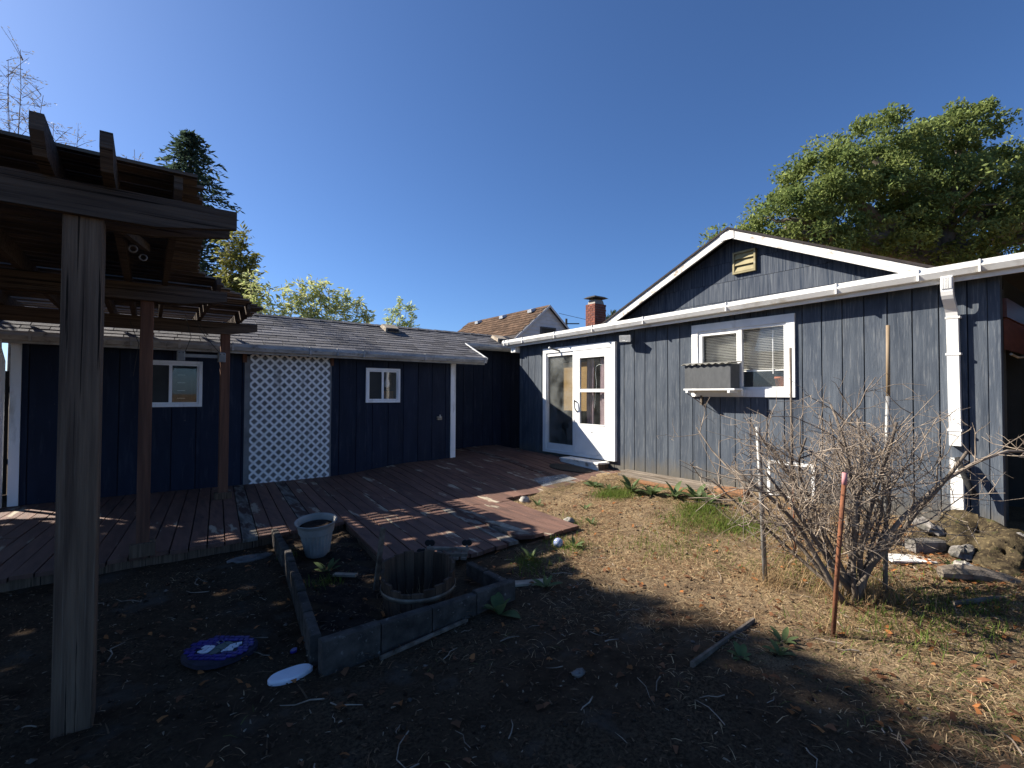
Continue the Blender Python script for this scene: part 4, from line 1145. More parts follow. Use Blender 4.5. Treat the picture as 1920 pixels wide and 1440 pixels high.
# heap by the downspout
md = put('soil_mound', rock_mesh(.60, .46, .27, 12, 60, 30, .17), MOSS, None, (6.18, 1.10, .06), (0, 0, .3), smooth=True)
tag(md, 'mossy mound of earth and roots at the foot of the downspout', 'mound')
mound2 = put('soil_mound', rock_mesh(.28, .22, .15, 17, 40, 20, .24), MOSS, None, (5.74, .86, .08), (0, 0, .5), smooth=True)
tag(mound2, 'smaller brown mossy clump before the earth mound', 'mound')
mb = MB(); mb.bar((5.50, 1.43, .155), (5.72, 1.27, .155), .12, .13, c=.012); tag(put('concrete_lump', mb, CONC), 'broken concrete block end lying against the mossy mound', 'concrete block')
mb = MB(); mb.bar((5.16, 1.52, .10), (5.42, 1.28, .10), .20, .012); tag(put('white_board', mb, PEEL), 'white painted board scrap flat on the ground behind the shrub', 'board')
for k_, (x_, y_, a_, b_, c_, m_, l_) in enumerate(((5.60, 1.10, .13, .08, .05, CONC, 'flat grey stone on the mossy clump'), (5.92, 1.42, .16, .10, .05, CONC, 'flat slab of concrete on the house side of the mound'), (5.95, .80, .12, .09, .06, CONC, 'lichened grey stone low on the earth mound'), (5.38, 1.05, .07, .05, .035, ROCK, 'small pale stone between log and concrete lump'), (5.62, 1.62, .11, .08, .05, OLDWOOD, 'dark stone by the white painted board scrap'))):
    tag(put('rubble_stone', rock_mesh(a_, b_, c_, 40 + k_, 16, 9, .22), m_, None, (x_, y_, gz(x_, y_) + (.15 if k_ in (1, 2) else .06 if k_ == 0 else .02)), (.2, -.15, .7 * k_)), l_, 'stone')
lg = MB()
lg.tube([(5.02, 1.12, .12), (5.10, 1.03, .13), (5.20, .92, .125), (5.28, .80, .10), (5.33, .72, .08)], [.045, .062, .058, .05, .03], 9); tag(put('rotten_log', lg, OLDWOOD, smooth=False), 'short grey rotten log in front of the mossy clump', 'log')
mb = MB(); mb.tube([(4.55, .95, .05), (4.85, .80, .055), (5.2, .62, .06)], [.018, .024, .014], 7); tag(put('fallen_branch', mb, BARK), 'thin fallen branch on dry grass near the rotten log', 'branch')

# ------------------------------------------------------------------ poles round the shrub
def pole(name, pts, r, m, label, n=10, extra=None, cat='pole'):
    if extra is None:
        mb = MB(); mb.tube(pts, r, n); return tag(put(name, mb, m, smooth=True), label, cat)
    t_ = thing(name, pts[0], label, cat)
    mb = MB(); mb.tube(pts, r, n); put('shaft', mb, m, t_, smooth=True)
    for nm, p2, r2, m2 in extra:
        mb = MB(); mb.tube(p2, r2, n); put(nm, mb, m2, t_, smooth=True)
    return t_
pole('garden_pole', [(4.01, 1.98, -.05), (3.98, 1.99, .6), (3.94, 2.0, 1.25)], .0185, GALV, 'leaning galvanised pole at the sunny side of the bare shrub', extra=[('wire_tie', [(3.985, 1.975, .27), (4.02, 1.96, .27), (4.05, 1.99, .28), (4.01, 2.02, .28), (3.97, 2.0, .27)], .003, WIREM)])
pole('bamboo_pole', [(4.44, 1.31, -.05), (4.44, 1.29, 1.0), (4.44, 1.275, 1.5)], .016, GALV, 'tall pole with a tan cane top behind the bare shrub', extra=[('cane_top', [(4.44, 1.275, 1.49), (4.44, 1.27, 2.03)], .0135, BAMBOOP)])
pole('rusty_stake', [(3.47, 1.30, -.05), (3.49, 1.27, .5), (3.508, 1.24, .955)], .0135, RUST, 'rusty steel stake with a pink painted tip before the shrub', extra=[('painted_tip', [(3.508, 1.24, .945), (3.511, 1.237, 1.02)], .0142, PINK)], cat='stake')
pole('thin_pole', [(5.54, 2.44, .05), (5.50, 2.43, 1.2), (5.49, 2.43, 2.01)], .012, BARK, 'thin grey pole standing in front of the house window frame')
pole('rebar_rod', [(4.72, 2.06, -.02), (4.70, 2.07, .75)], .008, RUST, 'short thin rusty rod among the shrub stems', cat='rod')

# ------------------------------------------------------------------ bare shrub
random.seed(31)
shrub = thing('bare_shrub', (4.17, 1.42, 0), 'large leafless tangled shrub in front of the house wall', 'shrub')
TW = MB(); SUB = MB()
def rv(s=1.0): return Vector((random.gauss(0, s), random.gauss(0, s), random.gauss(0, s)))
def grow(p, d, length, r, seg, wander, lift):
    pts = [p.copy()]; d = d.normalized()
    for i in range(seg):
        d = (d + rv(wander) + Vector((0, 0, lift))).normalized()
        p = p + d * (length / seg)
        pts.append(p.copy())
    return pts, d
IMR = Vector((.8036, -.5952, 0)); IMD = Vector((.5952, .8036, 0))
def env_ok(p):
    """inside the shrub's outline"""
    q = p - Vector((4.17, 1.42, 0)); x = q.dot(IMR); y = q.dot(IMD)
    lim = 1.22 if x < 0 else 1.05
    return (x / lim) ** 2 + (y / .85) ** 2 + ((p.z - .92) / .72) ** 2 < 1.0 + random.uniform(-.45, .55)
def twigs(pts, r, depth):
    n = len(pts)
    for i in range(1, n):
        for _ in range(3 if depth == 0 else 2):
            if random.random() < (.58 if depth < 2 else .25):
                base = pts[i].lerp(pts[i - 1], random.random())
                d = (pts[i] - pts[i - 1]).normalized()
                side = (d.cross(rv()).normalized() * random.uniform(.6, 1.6) + d * .75 + Vector((0, 0, .02)))
                L_ = (.52, .32, .17, .09)[depth] * random.uniform(.5, 1.35)
                q, _d = grow(base, side, L_, r, 4 if depth < 2 else 3, .20, .05)
                if not env_ok(q[-1]): continue
                rr = max(.0019, r * .55)
                rad = [rr * (1 - .55 * k / (len(q) - 1)) for k in range(len(q))]
                (SUB if depth == 0 else TW).tube(q, rad, 5 if depth == 0 else 4, cap=False)
                if depth < 3: twigs(q, rr, depth + 1)
stems = [(-.50, -.1, .9, 1.3), (-.62, .25, .85, 1.25), (-.25, .2, 1.0, 1.35), (.0, -.15, 1.0, 1.4), (.15, .2, 1.0, 1.4), (.35, -.05, 1.0, 1.35), (.50, .2, .9, 1.3), (-.35, .45, .9, 1.25), (.28, .45, .9, 1.25), (-.70, -.05, .9, 1.3), (.62, -.05, .85, 1.25), (.1, -.35, .9, 1.1), (-.12, .1, 1.0, 1.5), (-.42, 0, 1.0, 1.4)]
for (a, b, c, L_) in stems:
    d = IMR * a + IMD * b + Vector((0, 0, c))
    base = Vector((4.17, 1.42, -.03)) + IMR * random.uniform(-.09, .08) + IMD * random.uniform(-.08, .08)
    pts, _ = grow(base, d, L_, .02, 8, .11, .02)
    r0 = random.uniform(.016, .027)
    rad = [r0 * (1 - .62 * k / 8) for k in range(9)]
    mb = MB(); mb.tube(pts, rad, 8); put('stem', mb, BARK, shrub, smooth=True)
    twigs(pts[2:], .0105, 0)
# the long low limb reaching past the downspout, and one low limb on the other side
limb = [Vector(p) for p in ((4.19, 1.41, -.03), (4.31, 1.35, .33), (4.55, 1.22, .60), (4.80, 1.05, .86), (5.02, .88, 1.02), (5.22, .76, 1.09), (5.45, .66, 1.08), (5.62, .58, 1.03))]
mb = MB(); mb.tube(limb, [.024, .021, .018, .015, .013, .010, .007, .004], 8); put('stem', mb, TWIGM, shrub, smooth=True)
_keep = env_ok
env_ok = lambda p: p.z < 1.5 and p.z > .55
twigs(limb[3:], .0095, 1); twigs(limb[3:], .0075, 1)
limb2 = [Vector(p) for p in ((4.13, 1.45, -.03), (4.03, 1.58, .2), (3.98, 1.86, .52), (4.12, 2.26, .78), (4.3, 2.62, .98), (4.42, 2.86, 1.18))]
mb = MB(); mb.tube(limb2, [.018, .015, .013, .010, .007, .004], 7); put('stem', mb, BARK, shrub, smooth=True)
env_ok = lambda p: p.z > .3 and p.z < 1.5
twigs(limb2[2:], .008, 1)
env_ok = _keep
b1 = put('branches', SUB, TWIGM, shrub, smooth=True); b1['kind'] = 'stuff'
b2 = put('twigs', TW, TWIGM, shrub, smooth=True); b2['kind'] = 'stuff'

# ------------------------------------------------------------------ scattered blades, chips, leaves (numpy)
def mesh_np(name, V, F, col=None):
    me = bpy.data.meshes.new(name)
    nv, nf = len(V), len(F); k = F.shape[1]
    me.vertices.add(nv); me.vertices.foreach_set('co', V.astype(np.float32).ravel())
    me.loops.add(nf * k); me.loops.foreach_set('vertex_index', F.astype(np.int32).ravel())
    me.polygons.add(nf); me.polygons.foreach_set('loop_start', np.arange(0, nf * k, k, dtype=np.int32))
    try: me.polygons.foreach_set('loop_total', np.full(nf, k, dtype=np.int32))
    except Exception: pass
    if col is not None:
        a = me.attributes.new('col', 'FLOAT_COLOR', 'POINT')
        a.data.foreach_set('color', np.concatenate([col, np.ones((nv, 1))], 1).astype(np.float32).ravel())
    me.update(calc_edges=True); me.validate()
    return me

def blades(P, length, width, up, col, curl=.25):
    """triangular blades: base pair, bent mid pair, tip; up = how steep (array)"""
    n = len(P); az = RNG.uniform(0, 2 * np.pi, n)
    D = np.stack([np.cos(az) * np.cos(up), np.sin(az) * np.cos(up), np.sin(up)], 1)
    S = np.stack([-np.sin(az), np.cos(az), RNG.uniform(-.5, .5, n)], 1); S /= np.linalg.norm(S, axis=1)[:, None]
    L_ = length[:, None]; w = width[:, None]
    mid = P + D * L_ * .5 + np.stack([np.zeros(n), np.zeros(n), curl * .3 * length], 1)
    tip = P + D * L_ + np.stack([np.zeros(n), np.zeros(n), -curl * .3 * length * np.sign(up)], 1)
    V = np.stack([P - S * w / 2, P + S * w / 2, mid + S * w * .4, mid - S * w * .4, tip + S * w * .12, tip - S * w * .12], 1).reshape(-1, 3)
    i = np.arange(n) * 6
    F = np.concatenate([np.stack([i, i + 1, i + 2, i + 3], 1), np.stack([i + 3, i + 2, i + 4, i + 5], 1)])
    return V, F, np.repeat(col, 6, 0)

def on_deck(x, y):
    t = x * DCS - y * DSN; s = x * DSN + y * DCS
    f = np.array([deck_front(float(q)) for q in np.atleast_1d(t)])
    return s > f - .02
def in_bed(x, y):
    return (x > .74) & (x < 2.25) & (y > 2.8) & (y < 5.7)
def cnoise(x, y, s=1.0):
    return .5 + .25 * np.sin(1.7 * x * s + 2.1 * np.sin(1.1 * y * s + .7)) + .25 * np.sin(2.3 * y * s + 1.9 * np.sin(1.5 * x * s + 2.0))

# dry straw lawn
n = 190000
x = RNG.uniform(.2, 6.62, n); y = RNG.uniform(-.6, 6.0, n)
lawn = ss(2.2, 3.6, x + .25 * np.sin(y * 3)) * (.30 + .70 * ss(.30, .68, cnoise(x, y, 2.1)))
lawn = np.maximum(lawn, .05 * ss(.55, .8, cnoise(x, y, 2.3)))
bare = np.exp(-(((x - 3.15) / .5) ** 2 + ((y - 2.45) / .35) ** 2)) + np.exp(-(((x - 4.0) / .5) ** 2 + ((y - 4.6) / .5) ** 2)) * .5
keep = (RNG.uniform(0, 1, n) < lawn * (1 - .8 * np.clip(bare, 0, 1))) & ~on_deck(x, y) & ~in_bed(x, y)
x, y = x[keep], y[keep]; n = len(x)
P = np.stack([x, y, ground_z(x, y) + RNG.uniform(-.002, .008, n)], 1)
up = RNG.uniform(-.03, .34, n)
base = np.array([.60, .445, .26]) * RNG.uniform(.45, 1.25, (n, 1))
brown = RNG.uniform(0, 1, (n, 1)) < .42
base = np.where(brown, np.array([.27, .16, .09]) * RNG.uniform(.6, 1.3, (n, 1)), base)
olive = (RNG.uniform(0, 1, n) < .16 * ss(.45, .7, cnoise(x, y, .9)) * 2)[:, None]
base = np.where(olive, np.array([.12, .14, .045]) * RNG.uniform(.7, 1.3, (n, 1)), base)
V, F, Cc = blades(P, RNG.uniform(.025, .085, n), RNG.uniform(.0022, .0048, n), up, base)
o = put('dry_grass', mesh_np('dry_grass', V, F, Cc), LEAFV)
tag(o, 'dry tan straw and dead grass covering the yard', 'grass', kind='stuff')

# longer dead stalks tufted at shrub and poles + fallen straws
cs = [(4.22, 1.46, .22, 650), (4.55, 1.7, .3, 350), (4.9, 2.1, .3, 420), (4.0, 1.95, .16, 300), (4.45, 1.25, .2, 220), (3.5, 1.3, .12, 70), (1.58, 3.24, .2, 160)]
PP = []
for (cx, cy, r, m) in cs:
    PP.append(np.stack([RNG.normal(cx, r * .6, m), RNG.normal(cy, r * .6, m)], 1))
xy = np.concatenate(PP); n = len(xy)
z = ground_z(xy[:, 0], xy[:, 1]); P = np.stack([xy[:, 0], xy[:, 1], z], 1)
V, F, Cc = blades(P, RNG.uniform(.05, .21, n), RNG.uniform(.002, .0042, n), RNG.uniform(.4, 1.35, n), np.array([.46, .32, .17]) * RNG.uniform(.45, 1.2, (n, 1)))
o = put('dead_stalks', mesh_np('dead_stalks', V, F, Cc), LEAFV)
tag(o, 'tall dead grass stalks round the shrub foot', 'grass', kind='stuff')

# wood chips, twigs and bits over dirt and bed
n = 32000
x = RNG.uniform(-.9, 6.5, n); y = RNG.uniform(-.6, 5.9, n)
z = np.where(in_bed(x, y), -.02 + 0 * x, ground_z(x, y))
keep = ~on_deck(x, y); x, y, z = x[keep], y[keep], z[keep]; n = len(x)
z = np.where(in_bed(x, y), -.045 + .03 * np.sin(x * 9 + y * 4) * np.sin(y * 7) + .02 * np.sin(x * 23 + y * 17) + .004, z)
pick = RNG.uniform(0, 1, (n, 1))
colr = np.where(pick < .07, np.array([.40, .33, .24]), np.where(pick < .6, np.array([.10, .065, .042]), np.array([.19, .125, .075]))) * RNG.uniform(.6, 1.2, (n, 1))
V, F, Cc = blades(np.stack([x, y, z + .006], 1), RNG.uniform(.006, .035, n) * np.where(RNG.uniform(0, 1, n) < .05, 3.4, 1), RNG.uniform(.004, .011, n), RNG.uniform(-.05, .35, n), colr, .1)
o = put('wood_chips', mesh_np('wood_chips', V, F, Cc), LEAFV)
tag(o, 'scattered wood chips and bits over the dark soil', 'debris', kind='stuff')

# fallen sticks
random.seed(55)
mb = MB()
for k in range(230):
    x_, y_ = random.uniform(-.6, 6.2), random.uniform(.3, 5.2)
    if in_bed(x_, y_) and random.random() < .4: continue
    if bool(on_deck(np.array([x_]), np.array([y_]))[0]): continue
    L_ = random.uniform(.04, .26) * random.choice((.5, 1, 1)); a_ = random.uniform(0, 6.28)
    pts = []
    for q in range(4):
        px_, py_ = x_ + math.cos(a_) * L_ * q / 3, y_ + math.sin(a_) * L_ * q / 3
        a_ += random.uniform(-.35, .35)
        pts.append((px_, py_, float(ground_z(px_, py_)) + .006 + random.uniform(0, .012)))
    r_ = random.uniform(.0015, .004)
    mb.tube(pts, [r_, r_, r_ * .8, r_ * .5], 5)
o = put('fallen_twigs', mb, TWIGM); tag(o, 'thin fallen sticks lying about the yard', 'debris', kind='stuff')

# clods of soil and pebbles
n = 5200
x = RNG.uniform(-.9, 5.2, n); y = RNG.uniform(.1, 5.7, n)
keep = ~on_deck(x, y) & (RNG.uniform(0, 1, n) < .25 + .75 * ss(.45, .7, cnoise(x, y, 2.9))); x, y = x[keep], y[keep]; n = len(x)
z = np.where(in_bed(x, y), -.045 + .03 * np.sin(x * 9 + y * 4) * np.sin(y * 7) + .02 * np.sin(x * 23 + y * 17), ground_z(x, y))
r = .004 + .016 * RNG.uniform(0, 1, n) ** 3.5
D6 = np.array([[1, 0, 0], [0, 1, 0], [-1, 0, 0], [0, -1, 0], [0, 0, .7], [0, 0, -.5]])
V = (np.stack([x, y, z + r * .2], 1)[:, None, :] + D6[None] * r[:, None, None] * RNG.uniform(.6, 1.3, (n, 6, 1)))
F = np.array([[0, 1, 4], [1, 2, 4], [2, 3, 4], [3, 0, 4], [1, 0, 5], [2, 1, 5], [3, 2, 5], [0, 3, 5]])
F = (F[None] + (np.arange(n) * 6)[:, None, None]).reshape(-1, 3)
colr = np.where(RNG.uniform(0, 1, (n, 1)) < .12, np.array([.22, .19, .16]), np.array([.060, .042, .030])) * RNG.uniform(.5, 1.4, (n, 1))
o = put('soil_clods', mesh_np('soil_clods', V.reshape(-1, 3), F, np.repeat(colr, 6, 0)), LEAFV, smooth=True)
tag(o, 'small clods and pebbles scattered over the bare soil', 'debris', kind='stuff')

# dead leaves
n = 1500
x = np.concatenate([RNG.normal(5.4, .7, 700), RNG.uniform(2.4, 6.4, 500), RNG.uniform(-.5, 2.5, 300)]); y = np.concatenate([RNG.normal(1.3, .6, 700), RNG.uniform(.2, 5.2, 500), RNG.uniform(.5, 5, 300)])
keep = (x < 6.7) & ~on_deck(x, y); x, y = x[keep], y[keep]; n = len(x)
colr = np.where(RNG.uniform(0, 1, (n, 1)) < .3, np.array([.42, .17, .06]), np.array([.20, .095, .05])) * RNG.uniform(.6, 1.3, (n, 1))
V, F, Cc = blades(np.stack([x, y, ground_z(x, y) + .012], 1), RNG.uniform(.03, .06, n), RNG.uniform(.018, .036, n), RNG.uniform(-.1, .5, n), colr, .3)
o = put('dead_leaves', mesh_np('dead_leaves', V, F, Cc), LEAFV)
tag(o, 'orange and brown fallen leaves on the ground', 'leaves', kind='stuff')

# green grass patches
cs = [(5.32, 4.75, .26, 1900), (5.42, 3.45, .25, 1300), (5.15, 2.85, .33, 1900), (5.0, 3.3, .35, 900), (4.1, 3.0, .5, 500), (4.6, .9, .5, 900), (3.9, 1.1, .5, 600), (4.5, 1.7, .4, 500), (3.9, 4.2, .3, 260), (3.35, 3.6, .2, 260), (2.7, 3.3, .2, 160), (1.2, 4.15, .12, 120), (1.1, 5.0, .1, 90), (2.75, 3.5, .12, 140)]
PP = [np.stack([RNG.normal(a, r * .55, m), RNG.normal(b, r * .55, m)], 1) for a, b, r, m in cs]
xy = np.concatenate(PP); keep = (xy[:, 0] < 6.6) & ~on_deck(xy[:, 0], xy[:, 1]); xy = xy[keep]; n = len(xy)
P = np.stack([xy[:, 0], xy[:, 1], ground_z(xy[:, 0], xy[:, 1])], 1)
V, F, Cc = blades(P, RNG.uniform(.03, .11, n), RNG.uniform(.003, .006, n), RNG.uniform(.35, 1.4, n), np.array([.10, .16, .035]) * RNG.uniform(.5, 1.4, (n, 1)) + np.array([.06, .03, 0]) * RNG.uniform(0, 1, (n, 1)))
o = put('green_grass', mesh_np('green_grass', V, F, Cc), LEAFV)
tag(o, 'short green grass patches in the dry lawn', 'grass', kind='stuff')

# ------------------------------------------------------------------ broad-leaved weeds
def leaf_blade(L_, w, droop, fold=.12):
    vs = []; fs = []
    n = 6
    for i in range(n + 1):
        t = i / n; ww = w * (math.sin(math.pi * min(1, t * .93 + .06)) ** .8) * (1 - .15 * t)
        xx = L_ * t; zz = L_ * (.55 * t - droop * t * t)
        vs += [(xx, -ww / 2, zz + fold * ww), (xx, 0, zz), (xx, ww / 2, zz + fold * ww)]
    for i in range(n):
        a = i * 3; fs += [(a, a + 3, a + 4, a + 1), (a + 1, a + 4, a + 5, a + 2)]
    m = MB(); m.add(vs, fs); me = m.mesh('leaf'); me.polygons.foreach_set('use_smooth', [True] * len(me.polygons)); return me
LEAF_ME = {}
for key, args in {'long': (.23, .075, .35), 'small': (.13, .05, .30), 'wide': (.16, .095, .38)}.items():
    LEAF_ME[key] = leaf_blade(*args); LEAF_ME[key].materials.append(BROAD)
random.seed(77)
def weed(x, y, kind, nl, sc, label):
    z = gz(x, y)
    r = thing('broad_leaf_weed', (x, y, z), label, 'weed', 'broad-leaved weeds in the yard')
    for k in range(nl):
        a = 6.2832 * k / nl + random.uniform(-.3, .3)
        s = sc * random.uniform(.7, 1.15)
        put('leaf', LEAF_ME[kind], None, r, (x + .012 * math.cos(a), y + .012 * math.sin(a), z - .004), (random.uniform(-.25, .25), random.uniform(-.75, .12), a), (s, s, s))
for a in ((5.48, 5.30, 'wide', 9, 1.0, 'leafy green weed by the deck corner nearest the door mat'),
          (5.52, 5.02, 'small', 8, 1.1, 'small leafy weed between the deck edge and the long-leaved clump'),
          (5.62, 4.70, 'long', 12, 1.15, 'long-leaved weed in front of the planks, nearest the storm door'),
          (5.66, 4.36, 'long', 13, 1.2, 'tall long-leaved weed, second of the row along the planks'),
          (5.74, 4.05, 'long', 12, 1.1, 'long-leaved weed, middle of the row along the planks'),
          (5.80, 3.76, 'long', 12, 1.2, 'long-leaved weed just before the orange-brown slab'),
          (5.66, 3.50, 'long', 8, .95, 'long-leaved weed at the grass end of the planks row'),
          (6.0, 3.25, 'small', 6, .9, 'little weed by the wall behind the galvanised pole'),
          (4.55, 4.55, 'small', 6, .9, 'small weed alone in the dry lawn beyond the deck platform'),
          (4.15, 4.05, 'small', 6, .8, 'small weed near the pale rock off the platform corner'),
          (4.25, 5.15, 'small', 6, .9, 'small weed close under the long deck edge'),
          (2.75, 1.50, 'wide', 6, .45, 'broad round-leaved weed at the near end of the edging board'),
          (2.95, 1.38, 'wide', 6, .48, 'broad round-leaved weed below the middle of the edging board'),
          (3.12, 1.44, 'long', 6, .5, 'upright round-leaved weed at the far end of the edging board'),
          (1.98, 2.80, 'wide', 6, 1.0, 'dark weed against the outer face of the block edging'),
          (2.52, 2.95, 'small', 7, 1.0, 'weed growing over the short pale plank'),
          (1.28, 4.42, 'small', 7, 1.1, 'dark green weed inside the garden bed below the pot'),
          (5.35, 1.12, 'small', 6, .8, 'bright small weed by the rotten log'),
          (3.4, 3.55, 'small', 7, .9, 'grassy weed beside the glass garden globe'),
          (2.85, 3.55, 'small', 7, 1.0, 'weed under the broken corner of the deck platform')):
    weed(*a)

# ------------------------------------------------------------------ trees
def leaf_cloud(C_, size, aspect, col, flat=.0, droop=0.0, dirs=None):
    n = len(C_)
    A = RNG.normal(0, 1, (n, 3)) if dirs is None else dirs + RNG.normal(0, .35, (n, 3))
    A[:, 2] = A[:, 2] * (1 - flat) - droop
    A /= np.linalg.norm(A, axis=1)[:, None]
    B = np.cross(A, RNG.normal(0, 1, (n, 3))); B /= np.linalg.norm(B, axis=1)[:, None]
    s = size[:, None]
    V = np.stack([C_ - A * s * .5, C_ + B * s * aspect * .5, C_ + A * s * .5, C_ - B * s * aspect * .5], 1).reshape(-1, 3)
    i = np.arange(n) * 4
    return V, np.stack([i, i + 1, i + 2, i + 3], 1), np.repeat(col, 4, 0)

def branch_to(mb, a, b, r0, r1, k=5, wob=.12, n=7):
    a = Vector(a); b = Vector(b); L_ = (b - a).length
    pts = [a.lerp(b, t / k) + (rv(wob * L_ * .12) if 0 < t < k else Vector()) + Vector((0, 0, .06 * L_ * math.sin(math.pi * t / k))) for t in range(k + 1)]
    mb.tube(pts, [r0 + (r1 - r0) * t / k for t in range(k + 1)], n, cap=False)

def broad_tree(name, base, lobes, n_clump, per, leaf, col_a, col_b, label, trunk_r, group=None, clump_r=.8, aspect=.55, light=0.12, mat_=None, fill=.35):
    r = thing(name, base, label, 'tree', group)
    cl = []
    tot = sum(l[6] for l in lobes)
    for (cx, cy, cz, rx, ry, rz, wgt) in lobes:
        m = int(n_clump * wgt / tot)
        d = RNG.normal(0, 1, (m, 3)); d /= np.linalg.norm(d, axis=1)[:, None]
        rad = RNG.uniform(fill, 1.0, m) ** .55
        cl.append(np.stack([cx + d[:, 0] * rx * rad, cy + d[:, 1] * ry * rad, cz + d[:, 2] * rz * rad], 1))
    cl = np.concatenate(cl)
    sizes = RNG.uniform(.5, 1.25, len(cl)) * clump_r
    idx = RNG.integers(0, len(cl), len(cl) * per)
    n = len(idx)
    d = RNG.normal(0, 1, (n, 3)); d /= np.linalg.norm(d, axis=1)[:, None]
    Cn = cl[idx] + d * (RNG.uniform(0, 1, n) ** .45 * sizes[idx])[:, None] * np.array([1, 1, .75])
    tone = RNG.uniform(0, 1, len(cl))[idx][:, None] * .6 + RNG.uniform(0, 1, (n, 1)) * .4
    colr = np.array(col_a) * (1 - tone) + np.array(col_b) * tone
    hl_ = RNG.uniform(0, 1, (n, 1)) < light
    colr = np.where(hl_, colr * 1.7, colr)
    V, F, Cc = leaf_cloud(Cn, RNG.uniform(.65, 1.25, n) * leaf, aspect, colr)
    c = put('crown', mesh_np('crown', V, F, Cc), mat_ or LEAFV, r); c['kind'] = 'stuff'
    mb = MB()
    b = Vector(base)
    z_split = min(l[2] - l[5] * .6 for l in lobes)
    top = Vector((sum(l[0] * l[6] for l in lobes) / tot, sum(l[1] * l[6] for l in lobes) / tot, z_split))
    branch_to(mb, b, top, trunk_r, trunk_r * .7, 6, .05, 10)
    pick = RNG.choice(len(cl), min(len(cl), 46), replace=False)
    hubs = []
    for l in lobes:
        h_ = Vector((l[0], l[1], l[2])); branch_to(mb, top, h_, trunk_r * .6, trunk_r * .28, 5, .15, 8); hubs.append(h_)
    for p in pick:
        q = Vector(cl[p]); h_ = min(hubs, key=lambda w_: (w_ - q).length)
        branch_to(mb, top.lerp(h_, random.uniform(.4, 1)), q, trunk_r * .2, .012, 5, .3, 5)
    put('trunk', mb, TRUNK, r, smooth=True)
    return r
broad_tree('oak_tree', (21.3, 5.2, 0),
           [(15.31, 8.44, 6.6, .8, .8, .45, .05), (17.01, 7.53, 7.3, 1.2, 1.2, .95, .15), (18.13, 6.91, 8.6, 1.45, 1.45, 1.3, .28), (20.08, 6.06, 9.7, 1.6, 1.6, 1.35, .32), (22.12, 5.17, 9.9, 1.7, 1.7, 1.4, .34),
            (22.56, 4.2, 10.55, 1.05, 1.05, 1.0, .15), (24.66, 3.32, 8.9, 1.7, 1.7, 1.5, .34), (19.44, 6.35, 7.4, 2.1, 2.1, 1.8, .5), (21.89, 4.77, 7.6, 2.4, 2.4, 2.0, .6), (23.13, 3.25, 7.0, 2.1, 2.1, 1.8, .45), (26.5, 1.6, 8.0, 2.4, 2.4, 2.2, .5), (17.6, 7.3, 6.5, 1.5, 1.5, .9, .2)],
           820, 140, .15, (.085, .13, .04), (.22, .25, .075), 'big dense green oak behind the house roof', .42, clump_r=.50, light=.16, fill=.55, aspect=.42)
broad_tree('shade_tree', (-7.0, 11.5, 0),
           [(-5.97, 11.62, 8.0, 2.0, 1.6, 1.0, .5), (-8.67, 11.7, 8.0, 2.1, 1.6, 1.0, .5), (-6.6, 9.75, 8.0, 1.8, 1.2, .9, .4), (-8.4, 9.7, 8.0, 1.9, 1.3, .9, .4), (-4.75, 10.93, 4.7, 1.5, .5, .6, .2), (-4.2, 10.9, 3.5, 1.3, .5, .75, .2)],
           400, 70, .24, (.05, .08, .025), (.12, .15, .045), 'leafy tree standing beyond the pergola that shades the yard', .3, clump_r=.6)

def thin_tree(name, base, tops, label, leaf_n, leaf, col_a, col_b, spread=.5, r=.03, group=None, droop=.3, low=.35):
    t_ = thing(name, base, label, 'tree', group)
    mb = MB(); C_ = []; D_ = []
    for tp in tops:
        a = Vector(base); b = Vector(tp)
        k = 9
        pts = [a.lerp(b, i / k) + (rv(.05) if i else Vector()) for i in range(k + 1)]
        mb.tube(pts, [max(.006, r * (1 - i / (k + .5))) for i in range(k + 1)], 6, cap=False)
        for i in range(leaf_n // 9):
            u = random.uniform(low, 1.0); p = a.lerp(b, u)
            side = Vector((random.gauss(0, 1), random.gauss(0, 1), random.gauss(.35, .5))).normalized()
            L_ = spread * random.uniform(.3, 1.1) * (1.25 - .75 * u)
            e = p + side * L_
            mb.tube([p, p.lerp(e, .5) + Vector((0, 0, .05 * L_)), e], [.007, .005, .003], 4, cap=False)
            for q in range(9):
                f = random.uniform(.25, 1.05)
                C_.append(p.lerp(e, f) + rv(.045)); D_.append(side + Vector((0, 0, -droop)))
    put('trunk', mb, TWIGM, t_)
    C_ = np.array([tuple(c) for c in C_]); D_ = np.array([tuple(d) for d in D_]); n = len(C_)
    if n:
        tone = RNG.uniform(0, 1, (n, 1)); colr = np.array(col_a) * (1 - tone) + np.array(col_b) * tone
        V, F, Cc = leaf_cloud(C_, RNG.uniform(.6, 1.3, n) * leaf, .26, colr, dirs=D_)
        c = put('crown', mesh_np('crown', V, F, Cc), LEAFV, t_); c['kind'] = 'stuff'
    return t_
random.seed(9)
gA, gB = (.34, .40, .13), (.68, .68, .32)
thin_tree('willow_shrub', (3.0, 15.2, 0), [(2.25, 15.6, 4.95), (2.7, 15.3, 4.6), (3.1, 15.1, 4.55), (2.5, 15.5, 4.2), (2.0, 15.8, 4.1), (3.3, 15, 4.3)], 'pale willowy shrub behind the shed beside the pergola roof', 650, .17, gA, gB, .75, group='willowy shrubs behind the shed')
thin_tree('willow_shrub', (3.9, 14.5, 0), [(3.76, 14.55, 4.85), (3.4, 14.8, 4.65), (4.1, 14.3, 4.5), (3.6, 14.6, 4.3), (4.3, 14.2, 4.2), (3.9, 14.4, 4.6)], 'tallest pale willowy shrub above the middle of the shed roof', 700, .17, gA, gB, .75, group='willowy shrubs behind the shed')
